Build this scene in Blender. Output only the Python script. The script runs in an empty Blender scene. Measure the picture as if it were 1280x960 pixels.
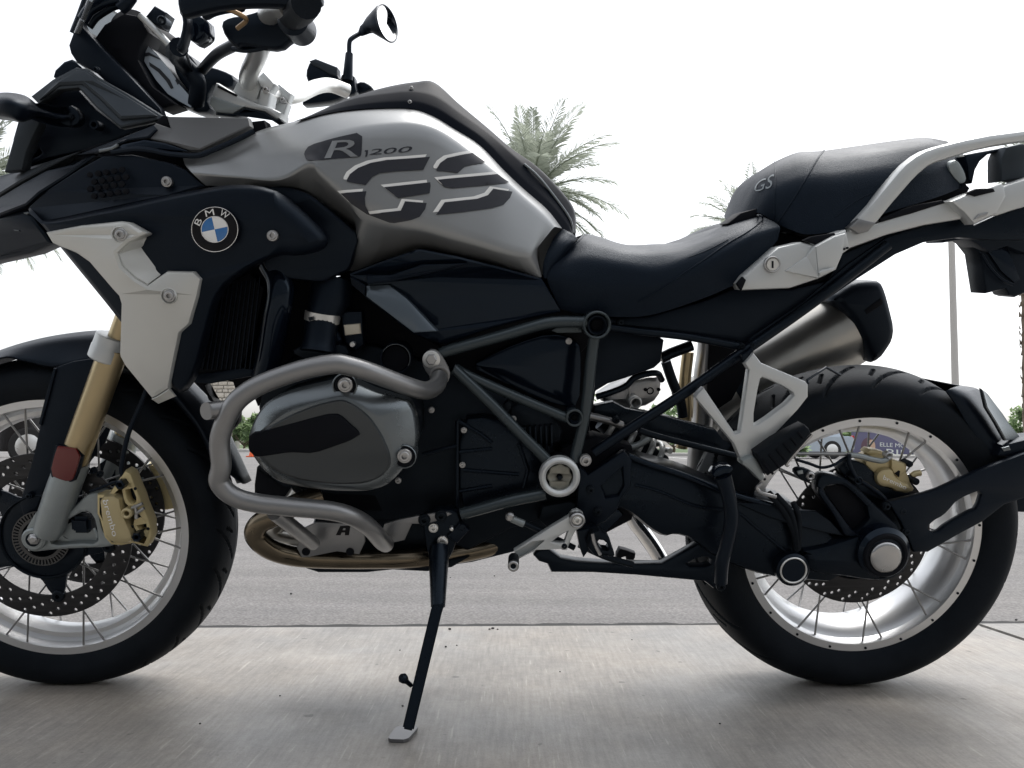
import bpy, bmesh, math, random
import numpy as np
from mathutils import Vector, Matrix
from mathutils.geometry import tessellate_polygon
from mathutils.bvhtree import BVHTree
random.seed(7)
sc = bpy.context.scene
COL = sc.collection
R = math.radians

# ------------------------------------------------------------------ camera
CAM_H, PITCH, ROLL, FOC = 0.4644, 0.074, 0.0092, 1000.0
def rot(ax, a):
    c, s = math.cos(a), math.sin(a)
    return np.array({'x': [[1,0,0],[0,c,-s],[0,s,c]], 'y': [[c,0,s],[0,1,0],[-s,0,c]], 'z': [[c,-s,0],[s,c,0],[0,0,1]]}[ax])
W2C = rot('y', ROLL) @ rot('x', -PITCH)          # world -> camera axes (right, forward, up)
C2W = W2C.T
cam_d = bpy.data.cameras.new('camera'); cam = bpy.data.objects.new('camera', cam_d); COL.objects.link(cam)
cam_d.sensor_width = 36; cam_d.lens = FOC*36/1280; cam_d.clip_start = .02; cam_d.clip_end = 3000
m3 = C2W @ np.array([[1,0,0],[0,0,-1],[0,1,0]])
mm = Matrix([[*m3[0],0],[*m3[1],0],[*m3[2],CAM_H],[0,0,0,1]])
cam.matrix_world = mm
sc.camera = cam
CAMP = np.array([0,0,CAM_H])

# ------------------------------------------------------------------ light
SUN_EL, SUN_AZ = 64, 34          # high sun behind thin cloud
w = bpy.data.worlds.new("World"); sc.world = w; w.use_nodes = True
nt = w.node_tree; nt.nodes.clear()
sky = nt.nodes.new('ShaderNodeTexSky'); sky.sky_type = 'NISHITA'; sky.sun_disc = False
sky.sun_elevation = R(SUN_EL); sky.sun_rotation = R(SUN_AZ); sky.dust_density = 3.0; sky.air_density = 1.0
hsv = nt.nodes.new('ShaderNodeHueSaturation'); hsv.inputs['Saturation'].default_value = .18
bg = nt.nodes.new('ShaderNodeBackground'); bg.inputs['Strength'].default_value = .15
wo = nt.nodes.new('ShaderNodeOutputWorld')
nt.links.new(sky.outputs[0], hsv.inputs['Color']); nt.links.new(hsv.outputs[0], bg.inputs[0]); nt.links.new(bg.outputs[0], wo.inputs[0])
sl = bpy.data.lights.new('sun', 'SUN'); sl.energy = 0.6; sl.angle = R(40); sl.color = (1,.96,.91)
so = bpy.data.objects.new('sun', sl); COL.objects.link(so)
sd = Vector((math.sin(R(SUN_AZ))*math.cos(R(SUN_EL)), math.cos(R(SUN_AZ))*math.cos(R(SUN_EL)), math.sin(R(SUN_EL))))
so.rotation_euler = sd.to_track_quat('Z','Y').to_euler(); so.location = sd*30
sc.view_settings.view_transform = 'Standard'; sc.view_settings.look = 'None'
sc.view_settings.exposure = 0.98; sc.view_settings.gamma = 1
sc.cycles.max_bounces = 8; sc.cycles.glossy_bounces = 5; sc.cycles.diffuse_bounces = 4

# ------------------------------------------------------------------ bike frame and picking
BX, BY, BYAW, BLEAN = -0.8496, 1.599, 0.0385, 0.2271
BR = rot('z', BYAW) @ rot('x', BLEAN); BT = np.array([BX, BY, 0])
BM = Matrix([[*BR[0],BX],[*BR[1],BY],[*BR[2],0],[0,0,0,1]])
CL = BR.T @ (CAMP - BT)                            # camera in bike coordinates
def ray(px, py):
    d = C2W @ np.array([(px-640)/FOC, 1, (480-py)/FOC]); return d
def rayL(px, py): return BR.T @ ray(px, py)
def P(px, py, n):                                  # point of the bike on the plane n metres left of its midplane
    d = rayL(px, py); t = (-n - CL[1])/d[1]; return Vector(CL + d*t)
def Wd(px, py, Y):                                 # world point at distance Y beyond the camera
    d = ray(px, py); return Vector(CAMP + d*(Y/d[1]))
def G(px, py):                                     # world point on the ground
    d = ray(px, py); return Vector(CAMP - d*(CAM_H/d[2]))
def px2m(px, n): return px*(P(640,480,n)-Vector(CL)).length/FOC
class Tile:
    def __init__(s, x0, y0, k): s.x0, s.y0, s.k = x0, y0, k
    def __call__(s, *pts): return [(s.x0+p[0]*s.k, s.y0+p[1]*s.k, *p[2:]) for p in pts]
A=Tile(0,0,.25); B=Tile(280,0,.25); C_=Tile(560,80,.25); D=Tile(860,140,.328125); E=Tile(0,220,.25); F=Tile(0,420,.25); G_=Tile(0,640,.25); H=Tile(240,340,.28125)
I=Tile(240,580,.3125); J=Tile(480,340,.28125); K=Tile(600,540,.28125); L=Tile(720,400,.25); M_=Tile(940,440,.265625); N=Tile(860,620,.328125); O=Tile(340,140,.3125); Q=Tile(660,240,.3125)
R1=Tile(980,520,.15625); S=Tile(0,480,1/6); HH=Tile(240,460,.14577); U=Tile(1120,460,1/3); V=Tile(790,420,.1875); W_=Tile(0,140,.208333); X=Tile(60,0,1/6)
AA=Tile(0,560,.1875); AB=Tile(60,560,.14583); AC=Tile(180,0,.203125); AD=Tile(500,620,.125); AE=Tile(470,780,1/6); AF=Tile(860,560,.234375); AG=Tile(1180,150,.2398); AH=Tile(220,300,.1875)
T1=Tile(0,0,1)

# ------------------------------------------------------------------ materials
MATS = {}
def mat(name, col, metal=0, rough=.5, bump=0, bscale=400, coat=0, var=0, vscale=6, rvar=0, trans=0, ior=1.5, spec=.5, emit=None, aniso=0):
    m = bpy.data.materials.new(name); m.use_nodes = True; t = m.node_tree; b = t.nodes['Principled BSDF']
    b.inputs['Base Color'].default_value = (*col,1); b.inputs['Metallic'].default_value = metal; b.inputs['Roughness'].default_value = rough
    b.inputs['Coat Weight'].default_value = coat; b.inputs['Coat Roughness'].default_value = .08
    b.inputs['Transmission Weight'].default_value = trans; b.inputs['IOR'].default_value = ior; b.inputs['Specular IOR Level'].default_value = spec
    b.inputs['Anisotropic'].default_value = aniso
    tc = t.nodes.new('ShaderNodeTexCoord')
    if var or rvar:
        n = t.nodes.new('ShaderNodeTexNoise'); n.inputs['Scale'].default_value = vscale; n.inputs['Detail'].default_value = 8; n.inputs['Roughness'].default_value = .65
        t.links.new(tc.outputs['Object'], n.inputs['Vector'])
        if var:
            r = t.nodes.new('ShaderNodeMapRange'); r.inputs[1].default_value=.3; r.inputs[2].default_value=.7; r.inputs[3].default_value = 1-var; r.inputs[4].default_value = 1+var
            t.links.new(n.outputs[0], r.inputs[0])
            x = t.nodes.new('ShaderNodeMix'); x.data_type='RGBA'; x.blend_type='MULTIPLY'; x.inputs[0].default_value=1; x.inputs[6].default_value=(*col,1)
            t.links.new(r.outputs[0], x.inputs[7]); t.links.new(x.outputs[2], b.inputs['Base Color'])
        if rvar:
            r = t.nodes.new('ShaderNodeMapRange'); r.inputs[1].default_value=.3; r.inputs[2].default_value=.7; r.inputs[3].default_value = rough-rvar; r.inputs[4].default_value = rough+rvar
            t.links.new(n.outputs[0], r.inputs[0]); t.links.new(r.outputs[0], b.inputs['Roughness'])
    if bump:
        n = t.nodes.new('ShaderNodeTexNoise'); n.inputs['Scale'].default_value = bscale; n.inputs['Detail'].default_value = 3
        t.links.new(tc.outputs['Object'], n.inputs['Vector'])
        bp = t.nodes.new('ShaderNodeBump'); bp.inputs['Strength'].default_value = bump; bp.inputs['Distance'].default_value = .001
        t.links.new(n.outputs[0], bp.inputs['Height']); t.links.new(bp.outputs[0], b.inputs['Normal'])
    if emit: b.inputs['Emission Color'].default_value=(*emit[0],1); b.inputs['Emission Strength'].default_value=emit[1]
    MATS[name] = m; return m
mat('paint_grey', (.285,.295,.30), .68, .36, bump=.06, bscale=900, rvar=.05, vscale=4)
mat('black_plastic', (.0035,.0052,.0095), 0, .36, spec=.24, bump=.25, bscale=1100, var=.15, rvar=.06)
mat('grey_plastic', (.032,.036,.040), 0, .46, spec=.35, bump=.25, bscale=1100, var=.12, rvar=.05)
mat('black_gloss', (.003,.005,.010), 0, .13, spec=.32, rvar=.05, vscale=9)
mat('black_metal', (.003,.0046,.008), 0, .30, spec=.26, bump=.08, bscale=700, rvar=.08, vscale=12)
mat('dark_metal', (.008,.010,.013), .2, .42, spec=.2, bump=.2, bscale=500, var=.2, vscale=20)
mat('frame_grey', (.042,.055,.062), .45, .24, bump=.08, bscale=800, rvar=.06)
mat('silver_paint', (.57,.59,.59), .45, .38, bump=.08, bscale=900, rvar=.05)
mat('panel_silver', (.58,.585,.56), .45, .4, bump=.06, bscale=900, rvar=.04)
mat('bar_metal', (.25,.252,.255), .8, .34, bump=.15, bscale=800, var=.06, rvar=.06, vscale=12)
mat('cover_grey', (.15,.168,.178), .8, .28, bump=.08, bscale=800, rvar=.05)
mat('cover_face', (.062,.069,.074), .6, .34, bump=.12, bscale=900, rvar=.05)
mat('cast_alu', (.29,.32,.325), .6, .45, bump=.3, bscale=600, var=.1, vscale=15)
mat('alu', (.72,.72,.70), .85, .33, rvar=.08, vscale=10)
mat('rim_alu', (.68,.69,.70), .85, .34, var=.04, rvar=.03, vscale=8)
mat('chrome', (.8,.8,.8), 1, .12)
mat('foot_steel', (.16,.16,.165), .8, .4)
mat('steel', (.42,.42,.42), .9, .35, rvar=.08, vscale=30)
mat('brushed', (.46,.45,.42), .95, .33, rvar=.07, vscale=14, aniso=.5)
mat('gold', (.46,.37,.22), .85, .33, rvar=.05, vscale=20)
mat('caliper_gold', (.50,.42,.24), .45, .42, bump=.15, bscale=600, var=.06)
mat('disc_steel', (.034,.034,.036), .6, .42, rvar=.08, vscale=30)
mat('rubber', (.006,.0068,.0085), 0, .6, spec=.18, bump=.35, bscale=350, var=.6, rvar=.08, vscale=9)
mat('leather', (.005,.008,.014), 0, .46, spec=.2, bump=.55, bscale=520, rvar=.06, vscale=10)
mat('red_lens', (.12,.009,.008), 0, .22, coat=.4)
mat('header', (.17,.14,.10), .95, .2, var=.15, rvar=.1, vscale=18)
mat('glass_smoke', (.25,.27,.28), 0, .06, trans=.85, ior=1.3)
mat('mirror_glass', (.95,.95,.95), 1, .02)
mat('screen', (.42,.48,.55), .2, .1)
mat('spoke_steel', (.30,.30,.30), .9, .3)
mat('trim_black', (.003,.005,.010), 0, .5, spec=.06)
mat('hub_metal', (.45,.45,.45), .95, .24, rvar=.05, vscale=20, aniso=.6)
mat('caliper_light', (.60,.50,.27), .3, .45, bump=.15, bscale=600, var=.06)
mat('ring_steel', (.09,.09,.09), .8, .4)
mat('lever_gold', (.30,.20,.11), .9, .35)
mat('decal_dark', (.013,.015,.023), 0, .42)
mat('decal_white', (.82,.82,.80), 0, .4)
mat('decal_blue', (.03,.16,.42), 0, .25, coat=.5)
mat('emblem_black', (.005,.005,.007), 0, .35, spec=.2)
mat('wing_grey', (.115,.12,.125), .1, .5, bump=.15, bscale=1000)
mat('facet_sky_grey', (.10,.125,.15), .4, .22, bump=.05, bscale=900)  # bluish grey stands in for sky reflected in the side cover's facet
mat('nut_metal', (.26,.255,.22), .7, .45, var=.25, vscale=40)
mat('beige_plastic', (.66,.60,.48), 0, .5)
mat('shield_black', (.004,.005,.008), 0, .6, spec=.12, bump=.2, bscale=900)

for k_ in ('black_plastic','black_gloss','black_metal','leather','dark_metal','grey_plastic','rubber'):
    MATS[k_].node_tree.nodes['Principled BSDF'].inputs['Specular Tint'].default_value = (.62,.80,1,1)  # cool shadow tone put into the reflections of the black parts

# ------------------------------------------------------------------ mesh helpers
def lnk(name, me, m, parent=None):
    o = bpy.data.objects.new(name, me); COL.objects.link(o)
    if m: 
        if not me.materials: me.materials.append(MATS[m] if isinstance(m, str) else m)
    if parent: o.parent = parent
    return o
def finish(bm, name, ang=32):
    bmesh.ops.recalc_face_normals(bm, faces=bm.faces)
    me = bpy.data.meshes.new(name); bm.to_mesh(me); bm.free()
    for p in me.polygons: p.use_smooth = True
    if ang: me.set_sharp_from_angle(angle=R(ang))
    return me
def chaikin(pts, it=1, q=.25):
    for _ in range(it):
        o = []
        for i in range(len(pts)):
            a, b = np.array(pts[i]), np.array(pts[(i+1)%len(pts)])
            o += [tuple(a*(1-q)+b*q), tuple(a*q+b*(1-q))]
        pts = o
    return pts
def cr(pts, k=6, closed=False):
    pts = [np.array(p, float) for p in pts]; n = len(pts); o = []
    if n < 3 and not closed:
        return [tuple(pts[0]+(pts[-1]-pts[0])*i/k) for i in range(k+1)]
    for i in range(n if closed else n-1):
        p1, p2 = pts[i], pts[(i+1)%n]
        p0 = pts[i-1] if (closed or i>0) else 2*p1-p2
        p3 = pts[(i+2)%n] if (closed or i<n-2) else 2*p2-p1
        for j in range(k):
            t = j/k
            o.append(tuple(.5*((2*p1)+(-p0+p2)*t+(2*p0-5*p1+4*p2-p3)*t*t+(-p0+3*p1-3*p2+p3)*t**3)))
    if not closed: o.append(tuple(pts[-1]))
    return o
def offs(pl, d):                                   # inset of a closed 2D polygon (d>0 moves inward for CCW)
    n = len(pl); o = []
    for i in range(n):
        a, b, c = np.array(pl[i-1]), np.array(pl[i]), np.array(pl[(i+1)%n])
        u = b-a; v = c-b; u = u/(np.linalg.norm(u)+1e-12); v = v/(np.linalg.norm(v)+1e-12)
        nu = np.array([-u[1],u[0]]); nv = np.array([-v[1],v[0]])
        k = max(.35, 1+float(nu@nv)); o.append(tuple(b+(nu+nv)*d/k))
    return o
def area(pl): return .5*sum(pl[i-1][0]*pl[i][1]-pl[i][0]*pl[i-1][1] for i in range(len(pl)))
def dedupe(pts):
    o = []
    for p in pts:
        if not o or (abs(p[0]-o[-1][0])+abs(p[1]-o[-1][1]))>1e-5: o.append(p)
    if len(o)>1 and abs(o[0][0]-o[-1][0])+abs(o[0][1]-o[-1][1])<1e-5: o.pop()
    return o
def plate_bm(bm, loops, t, bev, back=True):
    """loops: first the outline then holes, lists of local 3D points (x, y, z); y is the visible face; solid goes +y by t"""
    rings = []
    for li, lp in enumerate(loops):
        xz = [(p[0],p[2]) for p in lp]; ys = [p[1] for p in lp]
        s = area(xz)
        if (s<0) == (li==0): xz.reverse(); ys.reverse()
        b = bev
        a2 = offs(xz, b); a1 = offs(xz, b*.3)
        spec = [(a2,0),(a1,b*.3),(xz,b),(xz,t-b*.5),(a1,t)] if b>0 else [(xz,0),(xz,t)]
        rv = []
        for pl, dy in spec: rv.append([bm.verts.new((p[0], ys[i]+dy, p[1])) for i,p in enumerate(pl)])
        for k in range(len(rv)-1):
            for i in range(len(xz)):
                j = (i+1)%len(xz); bm.faces.new((rv[k][i],rv[k][j],rv[k+1][j],rv[k+1][i]))
        rings.append(rv)
    for k in ((0,-1) if back else (0,)):
        vs = [v for rv in rings for v in rv[k]]
        for tri in tessellate_polygon([[Vector((v.co.x,v.co.z,0)) for v in rv[k]] for rv in rings]):
            try: bm.faces.new([vs[i] for i in tri])
            except ValueError: pass
def to3(pts, n): return [P(p[0],p[1],p[2] if len(p)>2 else n) for p in pts]
def plate(name, pts, n, t, m, parent, bev=.003, rnd=0, holes=(), hr=1, mirror=False, ang=32, smooth=0):
    pts = [p if len(p)>2 else (*p,n) for p in pts]
    if smooth: pts = cr(pts, smooth, True)
    if rnd: pts = chaikin(pts, rnd)
    loops = [to3(pts, n)]
    for h in holes:
        h = [p if len(p)>2 else (*p,n) for p in h]
        loops.append(to3(chaikin(h, hr) if hr else h, n))
    bm = bmesh.new(); plate_bm(bm, loops, t, bev)
    o = lnk(name, finish(bm, name, ang), m, parent)
    if mirror: mir(o)
    return o
def mir(o, parent=None):                           # the same part on the right side
    me = o.data.copy(); me.transform(Matrix.Diagonal((1,-1,1,1))); me.flip_normals()
    c = o.copy(); c.data = me; COL.objects.link(c)
    if parent: c.parent = parent
    for ch in list(o.children): mir(ch, c)
    return c
def sweep(bm, path, rad, seg=14, cap=True, flat=1.0, up=None):
    path = [Vector(p) for p in path]; n = len(path)
    rad = rad if isinstance(rad, (list,tuple)) else [rad]*n
    t0 = (path[1]-path[0]).normalized()
    a = up or (Vector((0,0,1)) if abs(t0.z)<.9 else Vector((1,0,0)))
    nrm = (a - t0*a.dot(t0)).normalized(); rings = []
    for i in range(n):
        t = (path[min(i+1,n-1)]-path[max(i-1,0)]).normalized()
        nrm = (nrm - t*nrm.dot(t)).normalized(); b = t.cross(nrm)
        rings.append([bm.verts.new(path[i]+(nrm*math.cos(2*math.pi*k/seg)+b*flat*math.sin(2*math.pi*k/seg))*rad[i]) for k in range(seg)])
    for i in range(n-1):
        for k in range(seg):
            j=(k+1)%seg; bm.faces.new((rings[i][k],rings[i][j],rings[i+1][j],rings[i+1][k]))
    if cap: bm.faces.new(rings[0][::-1]); bm.faces.new(rings[-1])
def tube(name, pts, n, r, m, parent, k=8, seg=14, mirror=False, flat=1.0, sm=True):
    p3 = to3(pts, n)
    rr = r
    if sm and len(p3)>2:
        if isinstance(r,(list,tuple)):
            q = cr([(*p,r[i]) for i,p in enumerate(p3)], k); p3=[Vector(x[:3]) for x in q]; rr=[x[3] for x in q]
        else: p3 = [Vector(x) for x in cr(p3, k)]
    bm = bmesh.new(); sweep(bm, p3, rr, seg, flat=flat)
    o = lnk(name, finish(bm, name, 40), m, parent)
    if mirror: mir(o)
    return o
def lathe_bm(bm, prof, c=(0,0), seg=64, closed=False):
    """prof: (radius, n) pairs turned round the lateral axis through local (x, z)"""
    rings=[]
    for r,n in prof:
        if r<1e-6: rings.append([bm.verts.new((c[0],-n,c[1]))])
        else: rings.append([bm.verts.new((c[0]+r*math.cos(2*math.pi*k/seg),-n,c[1]+r*math.sin(2*math.pi*k/seg))) for k in range(seg)])
    m = len(rings)
    for i in range(m if closed else m-1):
        a,b = rings[i],rings[(i+1)%m]
        for k in range(seg):
            j=(k+1)%seg
            f=[a[k%len(a)],a[j%len(a)],b[j%len(b)],b[k%len(b)]]
            f=list(dict.fromkeys(f))
            if len(f)>2:
                try: bm.faces.new(f)
                except ValueError: pass
def lathe(name, prof, c, m, parent, seg=64, closed=False, ang=32):
    bm = bmesh.new(); lathe_bm(bm, prof, c, seg, closed); return lnk(name, finish(bm,name,ang), m, parent)
def cyl(name, px, py, n0, n1, r, m, parent, bev=.002, seg=40, hole=0, mirror=False):
    """short turned piece whose left end (n1) shows at the pixel"""
    p = P(px,py,n1); c=(p.x,p.z)
    if hole: prof=[(r,n0),(r,n1-bev),(r-bev,n1),(hole+bev,n1),(hole,n1-bev),(hole,n0)]; cl=True
    else: prof=[(0,n0),(r,n0),(r,n1-bev),(r-bev,n1),(0,n1)]; cl=False
    o=lathe(name,prof,c,m,parent,seg,cl)
    if mirror: mir(o)
    return o
def bolt(px, py, n, r, parent, m='steel', h=.006, mirror=False, name='bolt'):
    p = P(px,py,n+h); c=(p.x,p.z); bm=bmesh.new()
    lathe_bm(bm,[(r,n-.004),(r,n+h*.3),(r*.93,n+h*.45),(r*.72,n+h*.5),(r*.7,n+h*.9),(r*.62,n+h)],c,20)
    # torx socket
    ring=[];low=[]
    for k in range(20):
        a=2*math.pi*k/20; q=r*(.4 if (k//1)%2==0 else .32)
        ring.append(bm.verts.new((c[0]+q*math.cos(a),-(n+h),c[1]+q*math.sin(a)))); low.append(bm.verts.new((c[0]+q*.9*math.cos(a),-(n+h*.2),c[1]+q*.9*math.sin(a))))
    bm.verts.ensure_lookup_table(); top=bm.verts[100:120]
    for k in range(20):
        j=(k+1)%20; bm.faces.new((top[k],top[j],ring[j],ring[k])); bm.faces.new((ring[k],ring[j],low[j],low[k]))
    bm.faces.new(low)
    o=lnk(name,finish(bm,name,35),m,parent)
    if mirror: mir(o)
    return o
def resample(line, k):                             # polyline -> k points, catmull, arc-even per given knot
    return cr(line, k)
def fillet(col, f=.28, s=3):                       # round the inner corners of a polyline
    o=[col[0]]
    for i in range(1,len(col)-1):
        a,b,c=col[i-1],col[i],col[i+1]
        p=b+(a-b)*f; q=b+(c-b)*f
        for j in range(s+1):
            t=j/s; o.append(p*(1-t)**2+b*2*t*(1-t)+q*t*t)
    o.append(col[-1]); return o
def patch_grid(rows, k=5, f=.28, s=3, lin=False, fine=1):
    """rows of (px,py,n) with equal counts -> grid of local points (columns rounded at the rows)"""
    R3=[[np.array(P(*p)) for p in r] for r in rows]
    if lin: R3=[[np.array(r[0])]+[np.array(r[i]+(r[i+1]-r[i])*(j+1)/k) for i in range(len(r)-1) for j in range(k)] for r in R3]
    else: R3=[[np.array(x) for x in cr(r,k)] for r in R3]
    cols=[fillet([r[i] for r in R3],f,s) for i in range(len(R3[0]))]
    if fine>1: cols=[[c[i]+(c[i+1]-c[i])*j/fine for i in range(len(c)-1) for j in range(fine)]+[c[-1]] for c in cols]
    return cols
def grid_bm(bm, cols, closed=False):
    V=[[bm.verts.new(p) for p in c] for c in cols]
    for i in range(len(V)-1):
        for j in range(len(V[0])-1):
            bm.faces.new((V[i][j],V[i+1][j],V[i+1][j+1],V[i][j+1]))
    return V
def patch(name, rows, m, parent, k=5, f=.28, s=3, mirror='join', lin=False, ang=40, cap=True):
    """loft; mirror 'join' makes the matching right half in the same part, None leaves a left shell given thickness"""
    cols=patch_grid(rows,k,f,s,lin)
    bm=bmesh.new(); grid_bm(bm,cols)
    if mirror=='join':
        grid_bm(bm,[[np.array((p[0],-p[1],p[2])) for p in c] for c in cols])
        bmesh.ops.remove_doubles(bm,verts=bm.verts,dist=.0006)
        if cap:
            bmesh.ops.holes_fill(bm,edges=[e for e in bm.edges if e.is_boundary],sides=0)
    bmesh.ops.dissolve_degenerate(bm,dist=1e-5,edges=bm.edges)
    me=finish(bm,name,ang); o=lnk(name,me,m,parent)
    if mirror is None or isinstance(mirror,float):
        md=o.modifiers.new('thickness','SOLIDIFY'); md.thickness=mirror or .006; md.offset=-1
    return o
def dome(name, rings, back, m, parent, ang=24):
    """rings of local points with equal counts, outermost first; the last is capped, the first runs back by `back`"""
    bm=bmesh.new(); V=[[bm.verts.new(Vector(p)+Vector((0,back,0))) for p in rings[0]]]+[[bm.verts.new(p) for p in r] for r in rings]
    n=len(V[0])
    for a,b in zip(V[:-1],V[1:]):
        for i in range(n): bm.faces.new((a[i],a[(i+1)%n],b[(i+1)%n],b[i]))
    last=V[-1]
    for tri in tessellate_polygon([[Vector((v.co.x,v.co.z,0)) for v in last]]):
        try: bm.faces.new([last[i] for i in tri])
        except ValueError: pass
    bm.faces.new(V[0])
    return lnk(name,finish(bm,name,ang),m,parent)
def polar(pts, cx, cy, k=96):
    """outline (px,py,n) seen from an inner point -> k samples at even angles"""
    o=[]
    for i in range(k):
        a=2*math.pi*i/k; dx,dy=math.cos(a),math.sin(a); best=None
        for j in range(len(pts)):
            p,q=pts[j-1],pts[j]; ex_,ey_=q[0]-p[0],q[1]-p[1]; den=dx*ey_-dy*ex_
            if abs(den)<1e-9: continue
            t=((p[0]-cx)*ey_-(p[1]-cy)*ex_)/den; s=((p[0]-cx)*dy-(p[1]-cy)*dx)/den
            if t>0 and -1e-6<=s<=1+1e-6 and (best is None or t>best[0]): best=(t,p[2]+(q[2]-p[2])*s)
        o.append((cx+dx*best[0],cy+dy*best[0],best[1]))
    return o
def bvh(o):
    me=o.data; return BVHTree.FromPolygons([v.co.copy() for v in me.vertices],[tuple(p.vertices) for p in me.polygons])
def decal(name, polys, target, m, parent, off=.0008, step=4, n=None):
    """flat print: pixel polygons (each: outline, holes...) laid on the surface of target"""
    bm=bmesh.new()
    for loops in polys:
        vs=[bm.verts.new((p[0],p[1],0)) for lp in loops for p in lp]
        for tri in tessellate_polygon([[Vector((p[0],p[1],0)) for p in lp] for lp in loops]):
            try: bm.faces.new([vs[i] for i in tri])
            except ValueError: pass
    xs=[v.co.x for v in bm.verts]; ys=[v.co.y for v in bm.verts]
    if target:
        for ax,lo,hi in ((0,min(xs),max(xs)),(1,min(ys),max(ys))):
            q=lo+step
            while q<hi:
                bmesh.ops.bisect_plane(bm,geom=bm.verts[:]+bm.edges[:]+bm.faces[:],plane_co=((q,0,0) if ax==0 else (0,q,0)),plane_no=((1,0,0) if ax==0 else (0,1,0))); q+=step
        bt=bvh(target)
    o3=Vector(CL)
    for v in bm.verts:
        if target:
            d=Vector(rayL(v.co.x,v.co.y)).normalized(); h=bt.ray_cast(o3,d)
            if h[0] is None: h=bt.find_nearest(P(v.co.x,v.co.y,.2)); 
            nn=h[1]; nn = nn if nn.y<0 else -nn
            v.co=h[0]+nn*off
        else: v.co=P(v.co.x,v.co.y,n)
    me=bpy.data.meshes.new(name); bm.to_mesh(me); bm.free()
    for p in me.polygons: p.use_smooth=True
    return lnk(name,me,m,parent)
FONT={}
def text_polys(s, quad, shear=0, bold=0):
    """outlines of lettering fitted to a pixel quad (top-left, top-right, bottom-right, bottom-left)"""
    cu=bpy.data.curves.new('t','FONT'); cu.body=s; cu.shear=shear; cu.offset=bold; cu.resolution_u=3; cu.fill_mode='NONE'
    ob=bpy.data.objects.new('t',cu); COL.objects.link(ob); dg=bpy.context.evaluated_depsgraph_get(); dg.update()
    me=bpy.data.meshes.new_from_object(ob.evaluated_get(dg)); bpy.data.objects.remove(ob)
    adj={}
    for e in me.edges:
        a,b=e.vertices; adj.setdefault(a,[]).append(b); adj.setdefault(b,[]).append(a)
    seen=set(); loops=[]
    for v in adj:
        if v in seen: continue
        lp=[v]; seen.add(v); cur=v
        while True:
            nx=[q for q in adj[cur] if q not in seen]
            if not nx: break
            cur=nx[0]; seen.add(cur); lp.append(cur)
        if len(lp)>2: loops.append([(me.vertices[i].co.x,me.vertices[i].co.y) for i in lp])
    xs=[p[0] for l in loops for p in l]; ys=[p[1] for l in loops for p in l]
    x0,x1,y0,y1=min(xs),max(xs),min(ys),max(ys); q=[np.array(p,float) for p in quad]
    def mp(p):
        u=(p[0]-x0)/(x1-x0); v=1-(p[1]-y0)/(y1-y0)
        t=(q[0]*(1-u)+q[1]*u)*(1-v)+(q[3]*(1-u)+q[2]*u)*v; return (float(t[0]),float(t[1]))
    def inside(pt,l):
        c=False
        for i in range(len(l)):
            a,b=l[i-1],l[i]
            if (a[1]>pt[1])!=(b[1]>pt[1]) and pt[0]<(b[0]-a[0])*(pt[1]-a[1])/(b[1]-a[1])+a[0]: c=not c
        return c
    outs=[l for l in loops if sum(inside(l[0],k) for k in loops if k is not l)%2==0]
    res=[]
    for o in outs:
        hs=[h for h in loops if h not in outs and inside(h[0],o)]
        res.append([[mp(p) for p in l] for l in [o]+hs])
    bpy.data.meshes.remove(me); return res
def box(name, c, size, m, parent, rotm=None, bev=.003, n_=1):
    bm=bmesh.new(); bmesh.ops.create_cube(bm,size=1)
    bmesh.ops.scale(bm,vec=size,verts=bm.verts)
    if bev: bmesh.ops.bevel(bm,geom=bm.edges[:],offset=bev,segments=2,affect='EDGES')
    if rotm is not None: bmesh.ops.transform(bm,matrix=rotm,verts=bm.verts)
    bmesh.ops.translate(bm,vec=c,verts=bm.verts)
    return lnk(name,finish(bm,name,35),m,parent)
def thing(name, label, cat, loc=(0,0,0), rz=0, group=None):
    o=bpy.data.objects.new(name,None); COL.objects.link(o); o.location=loc; o.rotation_euler=(0,0,rz)
    o.empty_display_size=.1; o['label']=label; o['category']=cat
    if group: o['group']=group
    return o
def tagk(o, kind): o['kind']=kind; return o
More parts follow.
